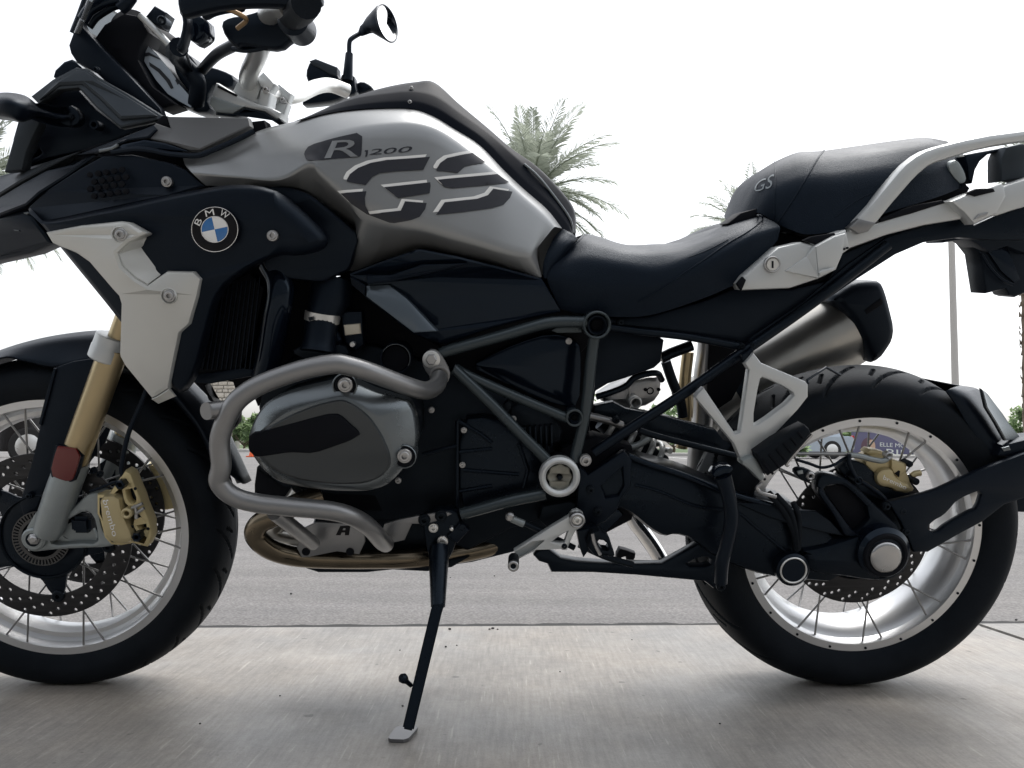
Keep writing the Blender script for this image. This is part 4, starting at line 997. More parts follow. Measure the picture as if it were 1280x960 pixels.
def inset(p,c,k): return [(x+(c[0]-x)*k,y+(c[1]-y)*k,n) for x,y,n in p]
em=plate('emblem',emb_c(29.6,EN),EN,.006,'chrome',bike,bev=.001,holes=[emb_c(28.3,EN)],hr=0)
plate('emblem_ring',emb_c(28.4,EN),EN-.0004,.004,'emblem_black',em,bev=.0004,holes=[emb_c(17.2,EN)],hr=0)
plate('emblem_rim',emb_c(17.4,EN),EN+.0004,.004,'chrome',em,bev=.0004,holes=[emb_c(16.2,EN)],hr=0)
rt=-.22
for qd in range(4):
    aa=[rt+qd*math.pi/2+math.pi/2*i/12 for i in range(13)]
    plate('emblem_quarter',[(ex,ey)]+[(ex+16.3*math.cos(a),ey+16.3*.965*math.sin(a)) for a in aa],EN,.003,'decal_blue' if qd in(0,2) else 'decal_white',em,bev=.0002)
for ch,x,y,ang,wd in (('B',991,229,-1.10,8),('M',1048,184,-.22,11),('W',1122,191,.55,11.5)):
    px,py=E((x,y))[0]; c_,s_=math.cos(ang),math.sin(ang); w2,h2=wd/2,4.0
    decal('lettering',text_polys(ch,[(px+c_*a-s_*b,py+s_*a+c_*b) for a,b in ((-w2,-h2),(w2,-h2),(w2,h2),(-w2,h2))],bold=.015),None,'decal_white',em,n=EN+.0006)
bolt(*E((1358,298))[0],.2475,.0085,emb,'steel')
# silver leg panel
sp_=E((222,280,.205),(400,246,.225),(600,225,.24),(640,231,.243),(735,285,.245),(732,292,.245),(640,335,.243),(590,385,.24),(612,450,.24),(680,512,.24),(735,545,.24),(832,475,.24),(965,478,.242),(1003,515,.240),(985,600,.24),(945,740,.235),(895,785,.232),(860,955,.225))+F((840,265,.218),(790,298,.216),(755,315,.216),(620,150,.222),(596,105,.222))+E((593,890,.222),(600,640,.23),(588,600,.23),(560,570,.228),(440,430,.222),(380,388,.215),(255,335,.205))
sp=plate('leg_panel',sp_,.24,.022,'panel_silver',bike,bev=.006)
plate('leg_panel_scoop',E((590,386,.236),(640,335,.238),(732,292,.222),(734,350,.215),(832,474,.218),(736,545,.236),(680,512,.236),(612,450,.236)),.23,.012,'panel_silver',sp,bev=.002)
plate('leg_panel_lip',F((755,315,.215),(790,298,.215),(845,262,.216),(876,303,.200),(790,340,.200)),.21,.006,'panel_silver',sp,bev=.0015)
bolt(*E((597,293))[0],.2405,.0095,sp,'steel'); bolt(*E((842,600))[0],.2405,.0095,sp,'steel')
for x,y in E((597,293),(842,600)): cyl('bolt_cup',x,y,.236,.2412,.0125,'panel_silver',sp,.001,30,hole=.0105)
# radiator, ducts, hose
plate('radiator_shroud',T1((246,372),(275,340),(330,322),(348,345),(338,430),(320,464),(262,471),(238,471)),.10,.03,'shield_black',bike,bev=.002)
rad=plate('radiator',T1((256,372),(272,362),(312,342),(330,360),(318,420),(300,462),(262,468),(240,470)),.135,.05,'shield_black',bike,bev=.003)
for i in range(11):
    x0,x1=268+i*5.6,252+i*5.9; plate('fin',[(x0,362-i*1.6),(x0+1.6,362-i*1.6),(x1+1.6,462),(x1,462)],.141,.006,'black_plastic',rad,bev=.0006)
plate('radiator_frame',T1((238,469),(262,466),(300,460),(322,462),(318,470),(262,480),(236,478)),.14,.03,'black_plastic',bike,bev=.003)
plate('horn_bracket',AH((340,845),(370,810),(450,840),(520,845),(490,905),(430,890),(400,885)),.10,.01,'dark_metal',bike,bev=.002)
tube('coolant_hose',T1((340,332,.15),(350,352,.165),(350,375,.17),(345,400,.165),(338,440,.15),(330,470,.13)),0,.022,'black_gloss',bike,seg=20)
plate('front_frame_cover',T1((300,340),(345,322),(408,350),(436,342),(470,380),(560,440),(540,470),(440,470),(330,480),(318,455),(330,400)),.07,.08,'shield_black',bike,bev=.004)
# ---------------- side covers below tank
sc_=plate('side_cover',O((308,645,.17),(450,592,.182),(590,545,.186),(740,575,.184),(900,615,.178),(1078,664,.148),(1095,690,.15),(1160,800,.14),(1000,835,.15),(860,870,.155),(690,935,.15),(565,890,.158),(375,745,.17),(318,690,.17)),.18,.03,'black_gloss',bike,bev=.004)
plate('cover_ridge',O((375,652,.184),(480,650,.186),(600,608,.192),(780,605,.192),(690,632,.192),(490,678,.19),(380,692,.186)),.19,.012,'black_plastic',sc_,bev=.004)
plate('cover_facet',O((376,694,.172),(466,690,.176),(540,748,.186),(662,878,.196),(566,884,.198),(376,738,.182)),.18,.03,'facet_sky_grey',sc_,bev=.003)
plate('cover_facet',O((312,655,.175),(372,692,.184),(372,736,.178),(318,692,.172)),.18,.008,'black_plastic',sc_,bev=.002)
# ---------------- seats
seat=patch('rider_seat',rws(
 [(700,386,.135),(720,391,.142),(766,396,.15),(812,394,.155),(865,378,.16),(905,362,.162),(935,345,.162),(972,300,.15)],
 [(682,348,.142),(710,352,.158),(760,360,.168),(812,360,.175),(862,345,.178),(905,318,.178),(940,296,.172),(976,284,.155)],
 [(692,330,.135),(728,322,.15),(775,330,.165),(820,335,.17),(860,322,.168),(900,302,.16),(940,285,.15),(969,278,.14)],
 [(722,300,.09),(742,304,.115),(782,313,.135),(820,315,.14),(856,310,.138),(888,297,.13),(920,281,.12),(952,270,.11)],
 [(728,294,.05),(746,297.5,.06),(782,306.5,.07),(817,306,.075),(850,304,.07),(882,294,.06),(912,278,.05),(946,269,.04)],
 [(733,292,0),(750,296,0),(782,305.5,0),(817,305,0),(850,303,0),(882,293,0),(912,277,0),(944,268.5,0)]),'leather',bike,k=6,f=.3,s=3)
bt_=bvh(seat)
def on(b,px,py,off=0.0):
    h=b.ray_cast(Vector(CL),Vector(rayL(px,py)).normalized()); return (px,py,(-h[0].y+off) if h[0] else .15)
def seam(name,pts,target,r,m,parent,off=0):
    b=bvh(target); p=[on(b,*q,off) for q in cr(pts,4)]; return tube(name,p,0,r,m,parent,k=2,seg=6)
seam('seam',Q((440,438),(520,395),(600,340),(700,275),(800,205),(870,165),(925,125),(938,100),(920,93),(890,96)),seat,.0016,'leather',seat)
seam('seam',Q((640,262),(700,240),(760,212),(800,190)),seat,.0008,'leather',seat)
seam('seam',Q((90,290),(150,240),(232,172)),seat,.0016,'leather',seat)
pil=patch('pillion_seat',[list(r) for r in zip(
 [(971,279,.118),(950,266,.10),(930,264,.06),(908,278,0)],
 [(988,287,.135),(968,240,.115),(953,224,.07),(941,222,0)],
 [(1012,293,.15),(1008,225,.138),(1001,199,.085),(990,192.5,0)],
 [(1063,285,.155),(1052,222,.145),(1043,195,.09),(1031,188,0)],
 [(1106,267,.15),(1118,212,.14),(1120,184,.09),(1116,176,0)],
 [(1170,247,.14),(1168,205,.12),(1164,180,.08),(1155,172,0)],
 [(1203,234,.11),(1207,208,.09),(1198,190,.05),(1184,176.5,0)])],'leather',bike,k=6,f=.3,s=3)
seam('seam',D((518,147),(490,185),(455,245),(410,320),(345,418)),pil,.0016,'leather',pil)
seam('seam',D((330,190),(332,260),(330,340),(330,420)),pil,.0014,'leather',pil)
seam('seam',D((560,400),(640,340),(760,280),(900,215)),pil,.0012,'leather',pil)
gq=D((262,268),(332,235),(318,290),(250,308))
decal('lettering',text_polys('GS',gq,bold=.015),pil,'cover_grey',pil,off=.0012,step=20)
plate('seat_gap_cover',D((150,425),(200,385),(320,350),(335,420),(300,440),(200,440)),.09,.05,'shield_black',bike,bev=.003)

# dark core behind the panels (frame, air box, wiring)
plate('frame_core',T1((60,215),(140,200),(250,185),(330,165),(440,145),(560,180),(640,250),(700,310),(770,330),(870,322),(950,290),(985,292),(1040,305),(1090,290),(1180,252),(1260,235),(1300,235),(1300,262),(1200,270),(1100,305),(1000,375),(935,430),(860,418),(760,404),(700,398),(640,420),(560,438),(470,380),(440,345),(400,345),(300,338),(240,330),(180,290),(70,270)),.075,.13,'shield_black',bike,bev=.004)
plate('air_box',T1((548,432),(640,420),(700,402),(760,405),(752,440),(740,520),(730,575),(690,590),(650,540),(600,500),(560,470)),.05,.10,'shield_black',bike,bev=.004)

plate('lower_shield',T1((236,467),(262,466),(330,460),(342,500),(322,508),(318,498),(296,492),(291,478),(277,474),(262,474),(256,482),(262,499),(271,505),(300,490),(318,500),(297,509),(296,530),(288,540),(270,508)),.06,.03,'shield_black',bike,bev=.002)
plate('seat_base',D((470,470),(520,430),(700,390),(900,290),(1040,255),(1075,290),(1060,315),(1000,333),(860,362),(720,418),(615,443),(560,462)),.10,.04,'shield_black',bike,bev=.002)

plate('lower_shield',T1((318,606),(321,584),(330,592),(352,606),(420,616),(470,618),(480,640),(330,634),(318,618)),.10,.08,'shield_black',bike,bev=.002)

plate('seat_rear_cap',D((1002,186),(1030,178),(1058,222),(1068,262),(1042,278),(1012,250),(990,215)),.115,.02,'cast_alu',bike,bev=.006,rnd=1)
plate('seat_base',D((350,425),(420,472),(480,484),(560,458),(610,430),(480,425)),.09,.04,'shield_black',bike,bev=.002)
# ---------------- rear carrier and side case mounts
plate('grab_rail',D((612,440,.165),(640,410,.166),(700,350,.168),(800,230,.172),(830,198,.172),(870,166,.172),(905,146,.171),(950,130,.17),(1050,105,.167),(1150,85,.163),(1280,68,.158),(1500,50,.15),(1500,88,.15),(1280,112,.158),(1180,128,.162),(1100,145,.165),(1000,176,.168),(950,192,.17),(920,206,.171),(885,235,.172),(860,260,.172),(780,352,.17),(725,420,.168),(690,450,.166),(655,462,.165),(620,455,.165)),.17,.026,'silver_paint',bike,bev=.008)
plate('grab_rail_end',D((612,440),(650,405),(720,420),(690,455),(650,465)),.169,.02,'bar_metal',bike,bev=.004)
rail=plate('side_rail',D((590,470),(615,445),(720,422),(850,368),(1000,335),(1100,320),(1215,278),(1330,240),(1500,190),(1500,300),(1280,362),(1180,395),(1080,402),(900,432),(760,468),(585,532)),.155,.03,'silver_paint',bike,bev=.005)
plate('rail_slot',D((730,405),(860,355),(970,335),(985,345),(860,385),(735,420)),.158,.01,'shield_black',rail,bev=.003)
cm=plate('case_mount',D((192,655),(215,622),(345,515),(432,495),(490,507),(560,463),(605,448),(620,520),(585,545),(565,602),(500,635),(390,672),(205,680)),.19,.04,'silver_paint',bike,bev=.005)
plate('mount_pocket',D((440,488),(470,474),(560,460),(568,480),(490,505)),.1935,.01,'shield_black',cm,bev=.002)
plate('mount_facet',D((370,606,.1925),(452,550,.1935),(486,512,.206),(498,633,.206)),.2,.012,'silver_paint',cm,bev=.0015)
plate('mount_block',D((486,512),(560,472),(603,460),(592,540),(566,601),(498,634)),.2065,.02,'silver_paint',cm,bev=.004)
plate('mount_notch',D((500,612),(510,602),(560,592),(555,605),(505,622)),.2165,.006,'silver_paint',cm,bev=.0015)
plate('mount_trim',D((188,655),(210,628),(222,640),(205,680)),.194,.01,'shield_black',cm,bev=.001)
lx,ly=D((323,581))[0]; cyl('lock',lx,ly,.185,.197,.0135,'steel',cm,.002,32,hole=.0105); cyl('lock_core',lx,ly,.18,.1955,.0105,'alu',cm,.001,28)
plate('keyhole',[(lx-1.2,ly-4.5),(lx+1.2,ly-4.5),(lx+1.2,ly+4.5),(lx-1.2,ly+4.5)],.1963,.003,'shield_black',cm,bev=.0003)
for x,y in D((585,525),(597,522),(609,518),(1190,333),(1200,330)): cyl('rivet',x,y,.15,.1615 if y<300 else .194,.0018,'shield_black',rail,.0003,8)
c2=plate('case_mount',D((1000,340),(1060,315),(1190,272),(1205,275),(1215,320),(1180,385),(1092,428),(1055,385)),.175,.03,'silver_paint',bike,bev=.005)
plate('mount_pocket',D((1062,308),(1100,292),(1165,290),(1172,303),(1095,322)),.178,.008,'shield_black',c2,bev=.002)
plate('mount_notch',D((1092,410),(1108,390),(1145,382),(1140,395)),.178,.006,'steel',c2,bev=.001)
plate('carrier_post',AG((300,200),(325,140),(410,120),(440,130),(440,330),(380,310),(300,320)),.12,.04,'grey_plastic',bike,bev=.004)
plate('carrier_plate',AG((110,180),(190,165),(330,140),(330,150),(230,180),(190,215),(165,260),(150,330),(130,310),(125,240)),.10,.03,'black_plastic',bike,bev=.003)
plate('tail_window',AG((272,310),(275,316),(300,150),(296,148)),.10,.004,'steel',bike,bev=.0005)
plate('seat_latch',AG((75,180),(100,175),(108,190),(80,192)),.12,.01,'silver_paint',bike,bev=.001)
# black side panel below seat and under tail
plate('tail_panel',T1((701,386),(766,397),(812,395),(880,376),(926,357),(988,362),(1042,350),(1052,318),(1109,293),(1140,285),(1100,320),(1030,362),(985,395),(940,425),(926,432),(870,424),(770,410),(724,395)),.125,.03,'black_plastic',bike,bev=.004)
plate('tail_frame',T1((930,434),(940,420),(1000,380),(1060,330),(1109,296),(1204,268),(1218,281),(1247,268),(1300,252),(1300,300),(1240,300),(1200,297),(1155,303),(1120,318),(1070,350),(1017,386),(939,437)),.13,.03,'black_metal',bike,bev=.003)
tube('subframe_tube',T1((742,566),(790,534),(850,495),(937,434),(1000,390),(1060,345),(1110,306)),.135,.0092,'black_metal',bike)
tube('subframe_tube',T1((763,409),(800,414),(860,421),(926,433)),.135,.007,'black_metal',bike)
for x,y in L((835,130),(885,128)): bolt(x,y,.14,.005,bike,'dark_metal')
bolt(*Q((372,522))[0],.135,.006,bike,'dark_metal')
tl=plate('tail_unit',AG((0,520),(150,545),(300,490),(417,450),(560,400),(560,640),(430,700),(330,660),(240,690),(130,620),(0,640)),.09,.06,'black_plastic',bike,bev=.005)
plate('plate_carrier',AG((120,612),(190,700),(200,765),(222,905),(325,880),(345,915),(375,925),(430,900),(560,880),(560,640),(430,600),(300,590),(160,600)),.07,.05,'black_plastic',bike,bev=.005)
plate('carrier_facet',AG((120,612),(150,602),(290,590),(318,640),(285,675),(170,660)),.078,.01,'grey_plastic',bike,bev=.003)
plate('carrier_facet',AG((225,680),(330,655),(400,830),(370,850),(300,790)),.078,.01,'black_gloss',bike,bev=.003)
tube('wire',AG((195,700),(240,770),(300,830),(360,860)),.085,.003,'black_plastic',bike,seg=6)
bolt(*AG((397,503))[0],.1,.006,bike,'dark_metal')
# ---------------- muffler on the right
def axis2(name,pts,n,rad,m,parent,flat=1,seg=48,ang=35):
    bm=bmesh.new(); sweep(bm,[P(x,y,n) for x,y in pts],rad,seg,flat=flat); return lnk(name,finish(bm,name,ang),m,parent)
mf=axis2('muffler',[(862,524),(868,520),(1056,412)],-.20,[.070,.076,.082],'brushed',bike,.8)
plate('muffler_cap',D((540,716),(590,682),(640,648),(700,640),(745,646),(762,682),(780,750),(797,822),(790,872),(768,908),(740,946),(700,962),(688,920),(660,845),(625,785),(585,745)),-.125,.15,'black_plastic',mf,bev=.016,rnd=1,ang=50)
plate('cap_slot',D((672,755),(735,708),(745,722),(740,735),(682,772)),-.1235,.006,'shield_black',mf,bev=.002)
axis2('muffler_band',[(915,494),(935,482)],-.20,[.081,.081],'black_metal',mf,.82)
tube('exhaust_pipe',[(886,405),(884,440),(880,470),(879,520),(873,560),(868,600),(850,640)],-.12,.021,'steel',bike)
tube('exhaust_pipe',T1((860,440,-.10),(856,480,-.10),(857,520,-.10),(852,560,-.10)),0,.012,'gold',bike)
tube('exhaust_link',K((640,300,-.1),(690,400,-.1),(720,440,-.1),(770,510,-.1),(815,585,-.1)),0,.0165,'chrome',bike)
# ---------------- frame tubes
fr=tube('frame_tube',J((250,362),(300,345),(500,290),(690,235),(780,222),(900,222)),.16,.0098,'frame_grey',bike)
plate('gusset',J((740,260),(790,235),(880,238),(880,270),(770,272)),.155,.006,'frame_grey',fr,bev=.002)
tube('frame_tube',J((310,430),(470,580),(600,712),(735,845)),.16,.0098,'frame_grey',bike)
tube('frame_tube',J((310,425),(400,472),(600,560),(815,650)),.15,.0088,'frame_grey',bike)
tube('frame_tube',J((935,280),(920,400),(895,620),(845,840)),.155,.0098,'frame_grey',bike)
tube('frame_tube',[K((290,275))[0],K((150,302))[0],K((0,342))[0],I((1075,200))[0]],.16,.0105,'frame_grey',bike)
pv=bike
x,y=J((948,237))[0]; cyl('frame_boss',x,y,.10,.176,.0235,'frame_grey',pv,.003,40,hole=.019); cyl('boss_cap',x,y,.09,.160,.0192,'black_plastic',pv,.003,40,hole=.011); cyl('boss_core',x,y,.09,.145,.0112,'shield_black',pv,.001,30)
x,y=J((848,650))[0]; cyl('frame_boss',x,y,.145,.166,.0150,'frame_grey',pv,.003,36,hole=.0115); cyl('boss_cap',x,y,.09,.158,.0116,'black_plastic',pv,.003,30,hole=.006); cyl('boss_core',x,y,.09,.15,.0062,'shield_black',pv,.001,24)
x,y=J((782,915))[0]; cyl('pivot_ring',x,y,.165,.185,.0345,'silver_paint',pv,.004,56,hole=.0235)
po=P(x,y,.178); bm=bmesh.new(); 
out=[(po.x+(.0205+.0012*math.cos(8*a))*math.cos(a),-.174,po.z+(.0225+.0012*math.cos(8*a))*math.sin(a)) for a in [2*math.pi*i/96 for i in range(96)]]
plate_bm(bm,[out,circ_pts((po.x,po.z),.0045,.168,12)],.03,.002); nb=lnk('pivot_nut',finish(bm,'pivot_nut'),'nut_metal',pv)
cyl('pivot_bore',x,y,.10,.1665,.030,'shield_black',pv,.001,40)
cyl('pivot_hex',x,y,.15,.172,.0046,'dark_metal',pv,.001,6)
bolt(*J((898,842))[0],.165,.0105,bike,'steel',.01); bolt(*K((493,260))[0],.14,.0075,bike,'dark_metal'); bolt(*K((525,357))[0],.14,.0075,bike,'dark_metal')
# inner panels
ib=plate('inner_cover',J((380,420),(480,365),(600,310),(740,268),(870,300),(880,400),(870,600),(800,605),(640,545),(480,470)),.10,.03,'black_gloss',bike,bev=.006,rnd=1)
bolt(*J((822,308))[0],.101,.0058,ib,'steel',.003)
plate('inner_fairing',[(553,428),(600,414),(700,390),(735,400),(745,420),(700,470),(560,470)],.06,.04,'shield_black',bike,bev=.003)
plate('battery_box',L((95,20),(250,25),(445,85),(435,150),(425,230),(300,275),(115,335),(60,420),(50,200)),.06,.10,'black_plastic',bike,bev=.006,rnd=1)
rs=plate('shock_reservoir',L((105,400),(180,350),(265,302),(400,275),(432,300),(418,395),(330,445),(200,430)),-.02,.07,'steel',bike,bev=.01,rnd=1)
tube('shock_hose',L((100,385,.03),(180,360,.03),(250,330,.03),(300,285,.03),(400,265,.02),(430,300,0)),0,.006,'black_metal',bike,seg=10)
for x,y in L((348,348),(415,348)): cyl('reservoir_dot',x,y,-.021,-.0185,.0035,'shield_black',rs,.0003,14)
cyl('reservoir_dot',*L((372,355))[0],-.021,-.0185,.007,'shield_black',rs,.0003,24,hole=.005)
tube('wire_clip',L((270,295),(268,370),(265,440)),.0,.002,'steel',bike,seg=6)
cyl('adjuster',*L((300,415))[0],-.02,.02,.012,'silver_paint',bike,.003,24,hole=.008)
tube('bracket_rod',L((65,480,.08),(150,500,.08),(230,525,.07)),0,.007,'bar_metal',bike,seg=10); bolt(*L((203,503))[0],.085,.007,bike,'dark_metal')
# shock spring
bm=bmesh.new(); pa,pb=P(*L((150,520))[0],-.01),P(*L((420,720))[0],-.01); dd=pb-pa; u=dd.normalized(); v_=u.cross(Vector((0,1,0))).normalized(); w_=u.cross(v_)
sweep(bm,[pa+dd*t+(v_*math.cos(t*2*math.pi*6)+w_*math.sin(t*2*math.pi*6))*.032 for t in [i/120 for i in range(121)]],.0058,8); lnk('shock_spring',finish(bm,'shock_spring',50),'silver_paint',bike)
tube('shock_body',L((130,500,-.01),(430,725,-.01)),0,.02,'dark_metal',bike,sm=False)
tube('shock_pipe',L((255,640,.04),(310,625,.04),(355,595,.04),(368,575,.03)),0,.007,'cast_alu',bike,seg=10)
# upper torque arm
plate('torque_arm',L((95,430),(190,410),(250,440),(430,475),(590,520),(700,550),(740,600),(830,650),(820,690),(620,640),(420,590),(310,560),(330,545),(240,525),(80,480)),.05,.025,'black_metal',bike,bev=.004)
tube('brake_pipe',L((315,552),(420,585),(620,635),(800,680)),.085,.0058,'dark_metal',bike,seg=10)
# ---------------- swingarm and final drive
sw=plate('swingarm',[(728,612),(745,592),(780,563),(790,570),(800,577),(860,592),(905,612),(940,626),(985,627),(1010,642),(1045,670),(1062,692),(1052,732),(1000,728),(960,724),(925,712),(895,700),(865,676),(846,671),(832,675),(812,664),(790,645),(774,637),(757,648),(748,664),(735,655)],.125,.10,'black_metal',bike,bev=.018,rnd=1)
tube('swingarm_rib',[*K((660,105),(760,145),(900,190))[:3],*AF((180,225),(300,265),(460,310),(560,350))],.128,.0055,'black_gloss',bike,seg=10)
tube('swingarm_rib',[*K((690,235),(800,265),(960,330)),*AF((250,340),(360,420),(520,555))],.127,.003,'black_metal',bike,seg=8)
plate('swingarm_facet',AF((250,290,.13),(460,300,.134),(560,330,.136),(690,340,.134),(760,390,.132),(835,472,.13),(700,450,.137),(560,415,.14),(420,370,.138)),.13,.01,'dark_metal',sw,bev=.004)
plate('pivot_plate',K((440,150),(480,190),(640,85),(678,125),(672,240),(630,300),(610,350),(560,400),(500,430),(455,440),(430,330)),.138,.02,'black_plastic',bike,bev=.005,holes=[K((540,240),(635,160),(640,240),(615,285),(560,295))],hr=0)
plate('pivot_backing',T1((690,610),(702,560),(716,556),(745,545),(790,558),(802,600),(790,650),(755,668),(700,655)),.09,.05,'shield_black',bike,bev=.003)
plate('shock_gap_filler',T1((735,507),(800,515),(822,548),(816,582),(740,578)),-.05,.03,'shield_black',bike,bev=.003)  # dark filler plate added to close the bright gap behind the shock
bt1=tube('boot_ring',AF((430,240),(500,320),(545,400),(570,480),(575,545)),.137,.006,'rubber',bike,seg=10); tube('boot_ring',AF((470,250),(540,330),(570,420),(585,540)),.139,.005,'rubber',bike,seg=10)
tube('boot_ring',AF((560,290),(590,360),(592,450),(588,540)),.138,.005,'rubber',bike,seg=10)
fd=plate('final_drive',AF((590,545),(700,530),(840,490),(900,470),(960,445),(1050,420),(1120,425),(1180,490),(1205,590),(1180,670),(1090,728),(960,722),(840,700),(700,690),(640,660)),.14,.09,'black_metal',bike,bev=.02,rnd=1)
plate('drive_strut',AF((688,190),(712,145),(760,140),(862,168),(1060,360),(1140,430),(1120,520),(850,490),(770,340),(695,250)),.125,.03,'black_metal',fd,bev=.006,rnd=1,holes=[AF((726,228),(742,204),(800,196),(850,206),(990,352),(905,452),(870,430),(800,330))])
plate('strut_web',AF((726,228),(742,204),(800,196),(850,206),(990,352),(1000,370),(905,455),(870,430),(800,330)),.11,.01,'shield_black',fd,bev=.001)
plate('strut_edge',AF((700,215),(722,228),(800,335),(870,432),(912,470),(880,475),(840,470),(770,345),(698,245)),.134,.012,'black_plastic',fd,bev=.004)
hx,hy=1110,697
cyl('hub_ring',1108,693,.10,.158,.047,'black_gloss',fd,.008,64); cyl('hub_ring_inner',1108.5,695,.10,.162,.040,'shield_black',fd,.003,64,hole=.030)
p=P(1108.5,697.5,.164); lathe('hub_cap',[(.0285,.14),(.0285,.160),(.0275,.163),(.022,.1645),(.010,.1655),(0,.166)],(p.x,p.z),'hub_metal',fd,56,ang=60)
x,y=AF((565,655))[0]; cyl('pivot_cover',x,y,.08,.150,.0300,'black_metal',fd,.004,48); cyl('pivot_trim',x,y,.10,.1525,.0245,'alu',fd,.001,56,hole=.0212); cyl('pivot_cap',x,y,.10,.1515,.0212,'black_plastic',fd,.002,48)
for x,y in AF((1065,315),(1170,450),(1150,340)): bolt(x,y,.11,.008,fd,'dark_metal')
plate('sensor_tab',AF((1215,470),(1225,425),(1265,415),(1272,440),(1240,480)),.11,.006,'dark_metal',fd,bev=.001,holes=[AF((1245,425),(1262,422),(1263,440),(1250,443))],hr=0)
# ---------------- rear wheel
rw=lathe('rear_wheel',rim_profile(.233,.066),RW,'rim_alu',bike,140,True)
tyre('tyre',[(.221,.058),(.236,.074),(.258,.084),(.278,.0835),(.296,.070),(.310,.040),(.318,0)],RW,rw,tread_fn(.085,20,.006,.95))
global_spoke=None
spokes(rw,RW,.055,.03,.2115,.060,20,.0020,.1)
lathe('hub',[(0,-.08),(.06,-.08),(.068,-.06),(.05,-.04),(.046,.03),(.062,.045),(.062,.07),(0,.07)],RW,'black_metal',rw,40)
disc_plate('brake_disc',RW,.138,.09,.050,.005,rw,[(.132,22,0),(.125,22,.33),(.117,22,.66)])
plate_pts=circ_pts(RW,.10,.047,40); bm=bmesh.new(); plate_bm(bm,[plate_pts,circ_pts(RW,.05,.047,30)],.006,.001); lnk('disc_carrier',finish(bm,'disc_carrier'),'black_metal',rw)
for i in range(20):
    a=2*math.pi*(i+.35)/20
    for s in (1,-1):
        bm=bmesh.new(); lathe_bm(bm,[(0,s*.0665),(.0025,s*.0665),(.0025,s*.0685),(0,s*.0690)],(RW[0]+.2235*math.cos(a),RW[1]+.2235*math.sin(a)),10); lnk('nipple',finish(bm,'nipple'),'dark_metal',rw)
# rear caliper
rc=plate('rear_caliper',R1((640,380),(700,330),(800,310),(860,340),(960,380),(990,400),(985,440),(1010,500),(1020,540),(1060,600),(960,630),(880,590),(780,570),(740,530),(735,470),(700,440)),.072,.05,'caliper_gold',bike,bev=.006,rnd=1)
plate('caliper_cover',R1((738,480),(770,435),(830,420),(880,430),(900,490),(960,530),(1010,545),(1030,600),(920,620),(860,580),(790,575),(745,540)),.084,.03,'caliper_gold',rc,bev=.008,rnd=1)
plate('caliper_web',R1((860,350),(905,360),(985,385),(985,430),(950,470),(920,495),(885,470),(860,420)),.08,.02,'caliper_gold',rc,bev=.004)
plate('caliper_notch',R1((885,460),(915,435),(930,440),(922,492)),.0805,.003,'shield_black',rc,bev=.0005)
plate('caliper_top',R1((660,300),(690,270),(760,280),(830,300),(820,330),(740,335),(700,320)),.06,.03,'caliper_gold',rc,bev=.004)
qq=R1((800,470),(985,560),(972,590),(790,505)); decal('lettering',text_polys('brembo',qq),[o for o in rc.children if o.name.startswith('caliper_cover')][0],'decal_white',rc,off=.0006,step=50)
cyl('bleed_cap',*R1((1015,390))[0],.06,.085,.006,'rubber',rc,.003,20); cyl('slide_pin',*R1((1065,530))[0],.05,.08,.0065,'rubber',rc,.003,20)
tube('slide_boot',R1((1020,480,.06),(1050,460,.06),(1090,455,.06)),0,.006,'caliper_gold',rc,seg=12,sm=False)
tube('brake_pipe',R1((90,300,.09),(300,302,.09),(520,305,.09)),0,.0034,'steel',bike,seg=8)
tube('brake_pipe',R1((520,310,.09),(600,320,.09),(720,350,.09),(790,358,.09),(840,330,.088)),0,.0052,'cast_alu',bike,seg=10)
cyl('banjo',*R1((845,320))[0],.08,.095,.007,'steel',bike,.002,16,hole=.003)
tube('brake_hose',R1((100,350,.1),(200,380,.1),(300,412,.1),(400,390,.1),(470,345,.095),(540,310,.09)),0,.0028,'black_plastic',bike,seg=8)
tube('sensor_cable',AF((860,30),(860,80),(900,160),(960,200),(1040,260),(1080,330)),.10,.004,'black_plastic',bike,seg=8)
cyl('sensor',*R1((600,522))[0],.08,.105,.0085,'dark_metal',bike,.002,20,hole=.004)
plate('caliper_bracket',R1((440,420),(520,340),(640,380),(740,470),(760,540),(900,600),(1080,640),(1080,760),(560,600)),.075,.02,'black_metal',bike,bev=.003)
plate('link_joint',AF((570,130),(595,108),(650,118),(688,140),(685,170),(640,185),(600,170)),.14,.02,'dark_metal',bike,bev=.004,rnd=1); cyl('link_bolt',*AF((657,152))[0],.135,.148,.0075,'steel',bike,.002,24,hole=.003)
plate('link_plate',AF((582,125),(612,118),(616,138),(590,142)),.142,.004,'cast_alu',bike,bev=.001)
# ---------------- rear footrest bracket
fb=plate('footrest_bracket',L((888,163),(928,215),(1150,308),(1163,325),(1163,385),(1112,450),(970,600),(902,665),(890,690),(912,728),(950,785),(930,812),(885,765),(832,718),(790,620),(598,390),(612,365),(640,338),(695,420),(798,570),(822,562),(845,400),(866,250),(845,217)),.185,.02,'silver_paint',bike,bev=.004,holes=[L((920,296),(938,286),(1082,355),(1095,388),(918,522),(882,526))])
plate('bracket_clamp',L((835,215),(890,160),(880,140),(830,175)),.178,.015,'black_metal',bike,bev=.002)
plate('bracket_knuckle',L((815,712),(880,680),(905,690),(950,785),(928,815),(880,760)),.20,.03,'cast_alu',bike,bev=.005,rnd=1)
fp=plate('footrest',L((1148,525),(1170,545),(1180,570),(1100,660),(1060,722),(965,782),(915,700),(905,668),(1000,600)),.215,.035,'rubber',bike,bev=.006)
for i in range(6):
    a=np.array(L((930+i*36,700-i*28))[0]); b=np.array(L((985+i*30,770-i*36))[0]); tube('footrest_groove',[tuple(a),tuple(b)],.2155,.0022,'shield_black',fp,seg=6,sm=False)
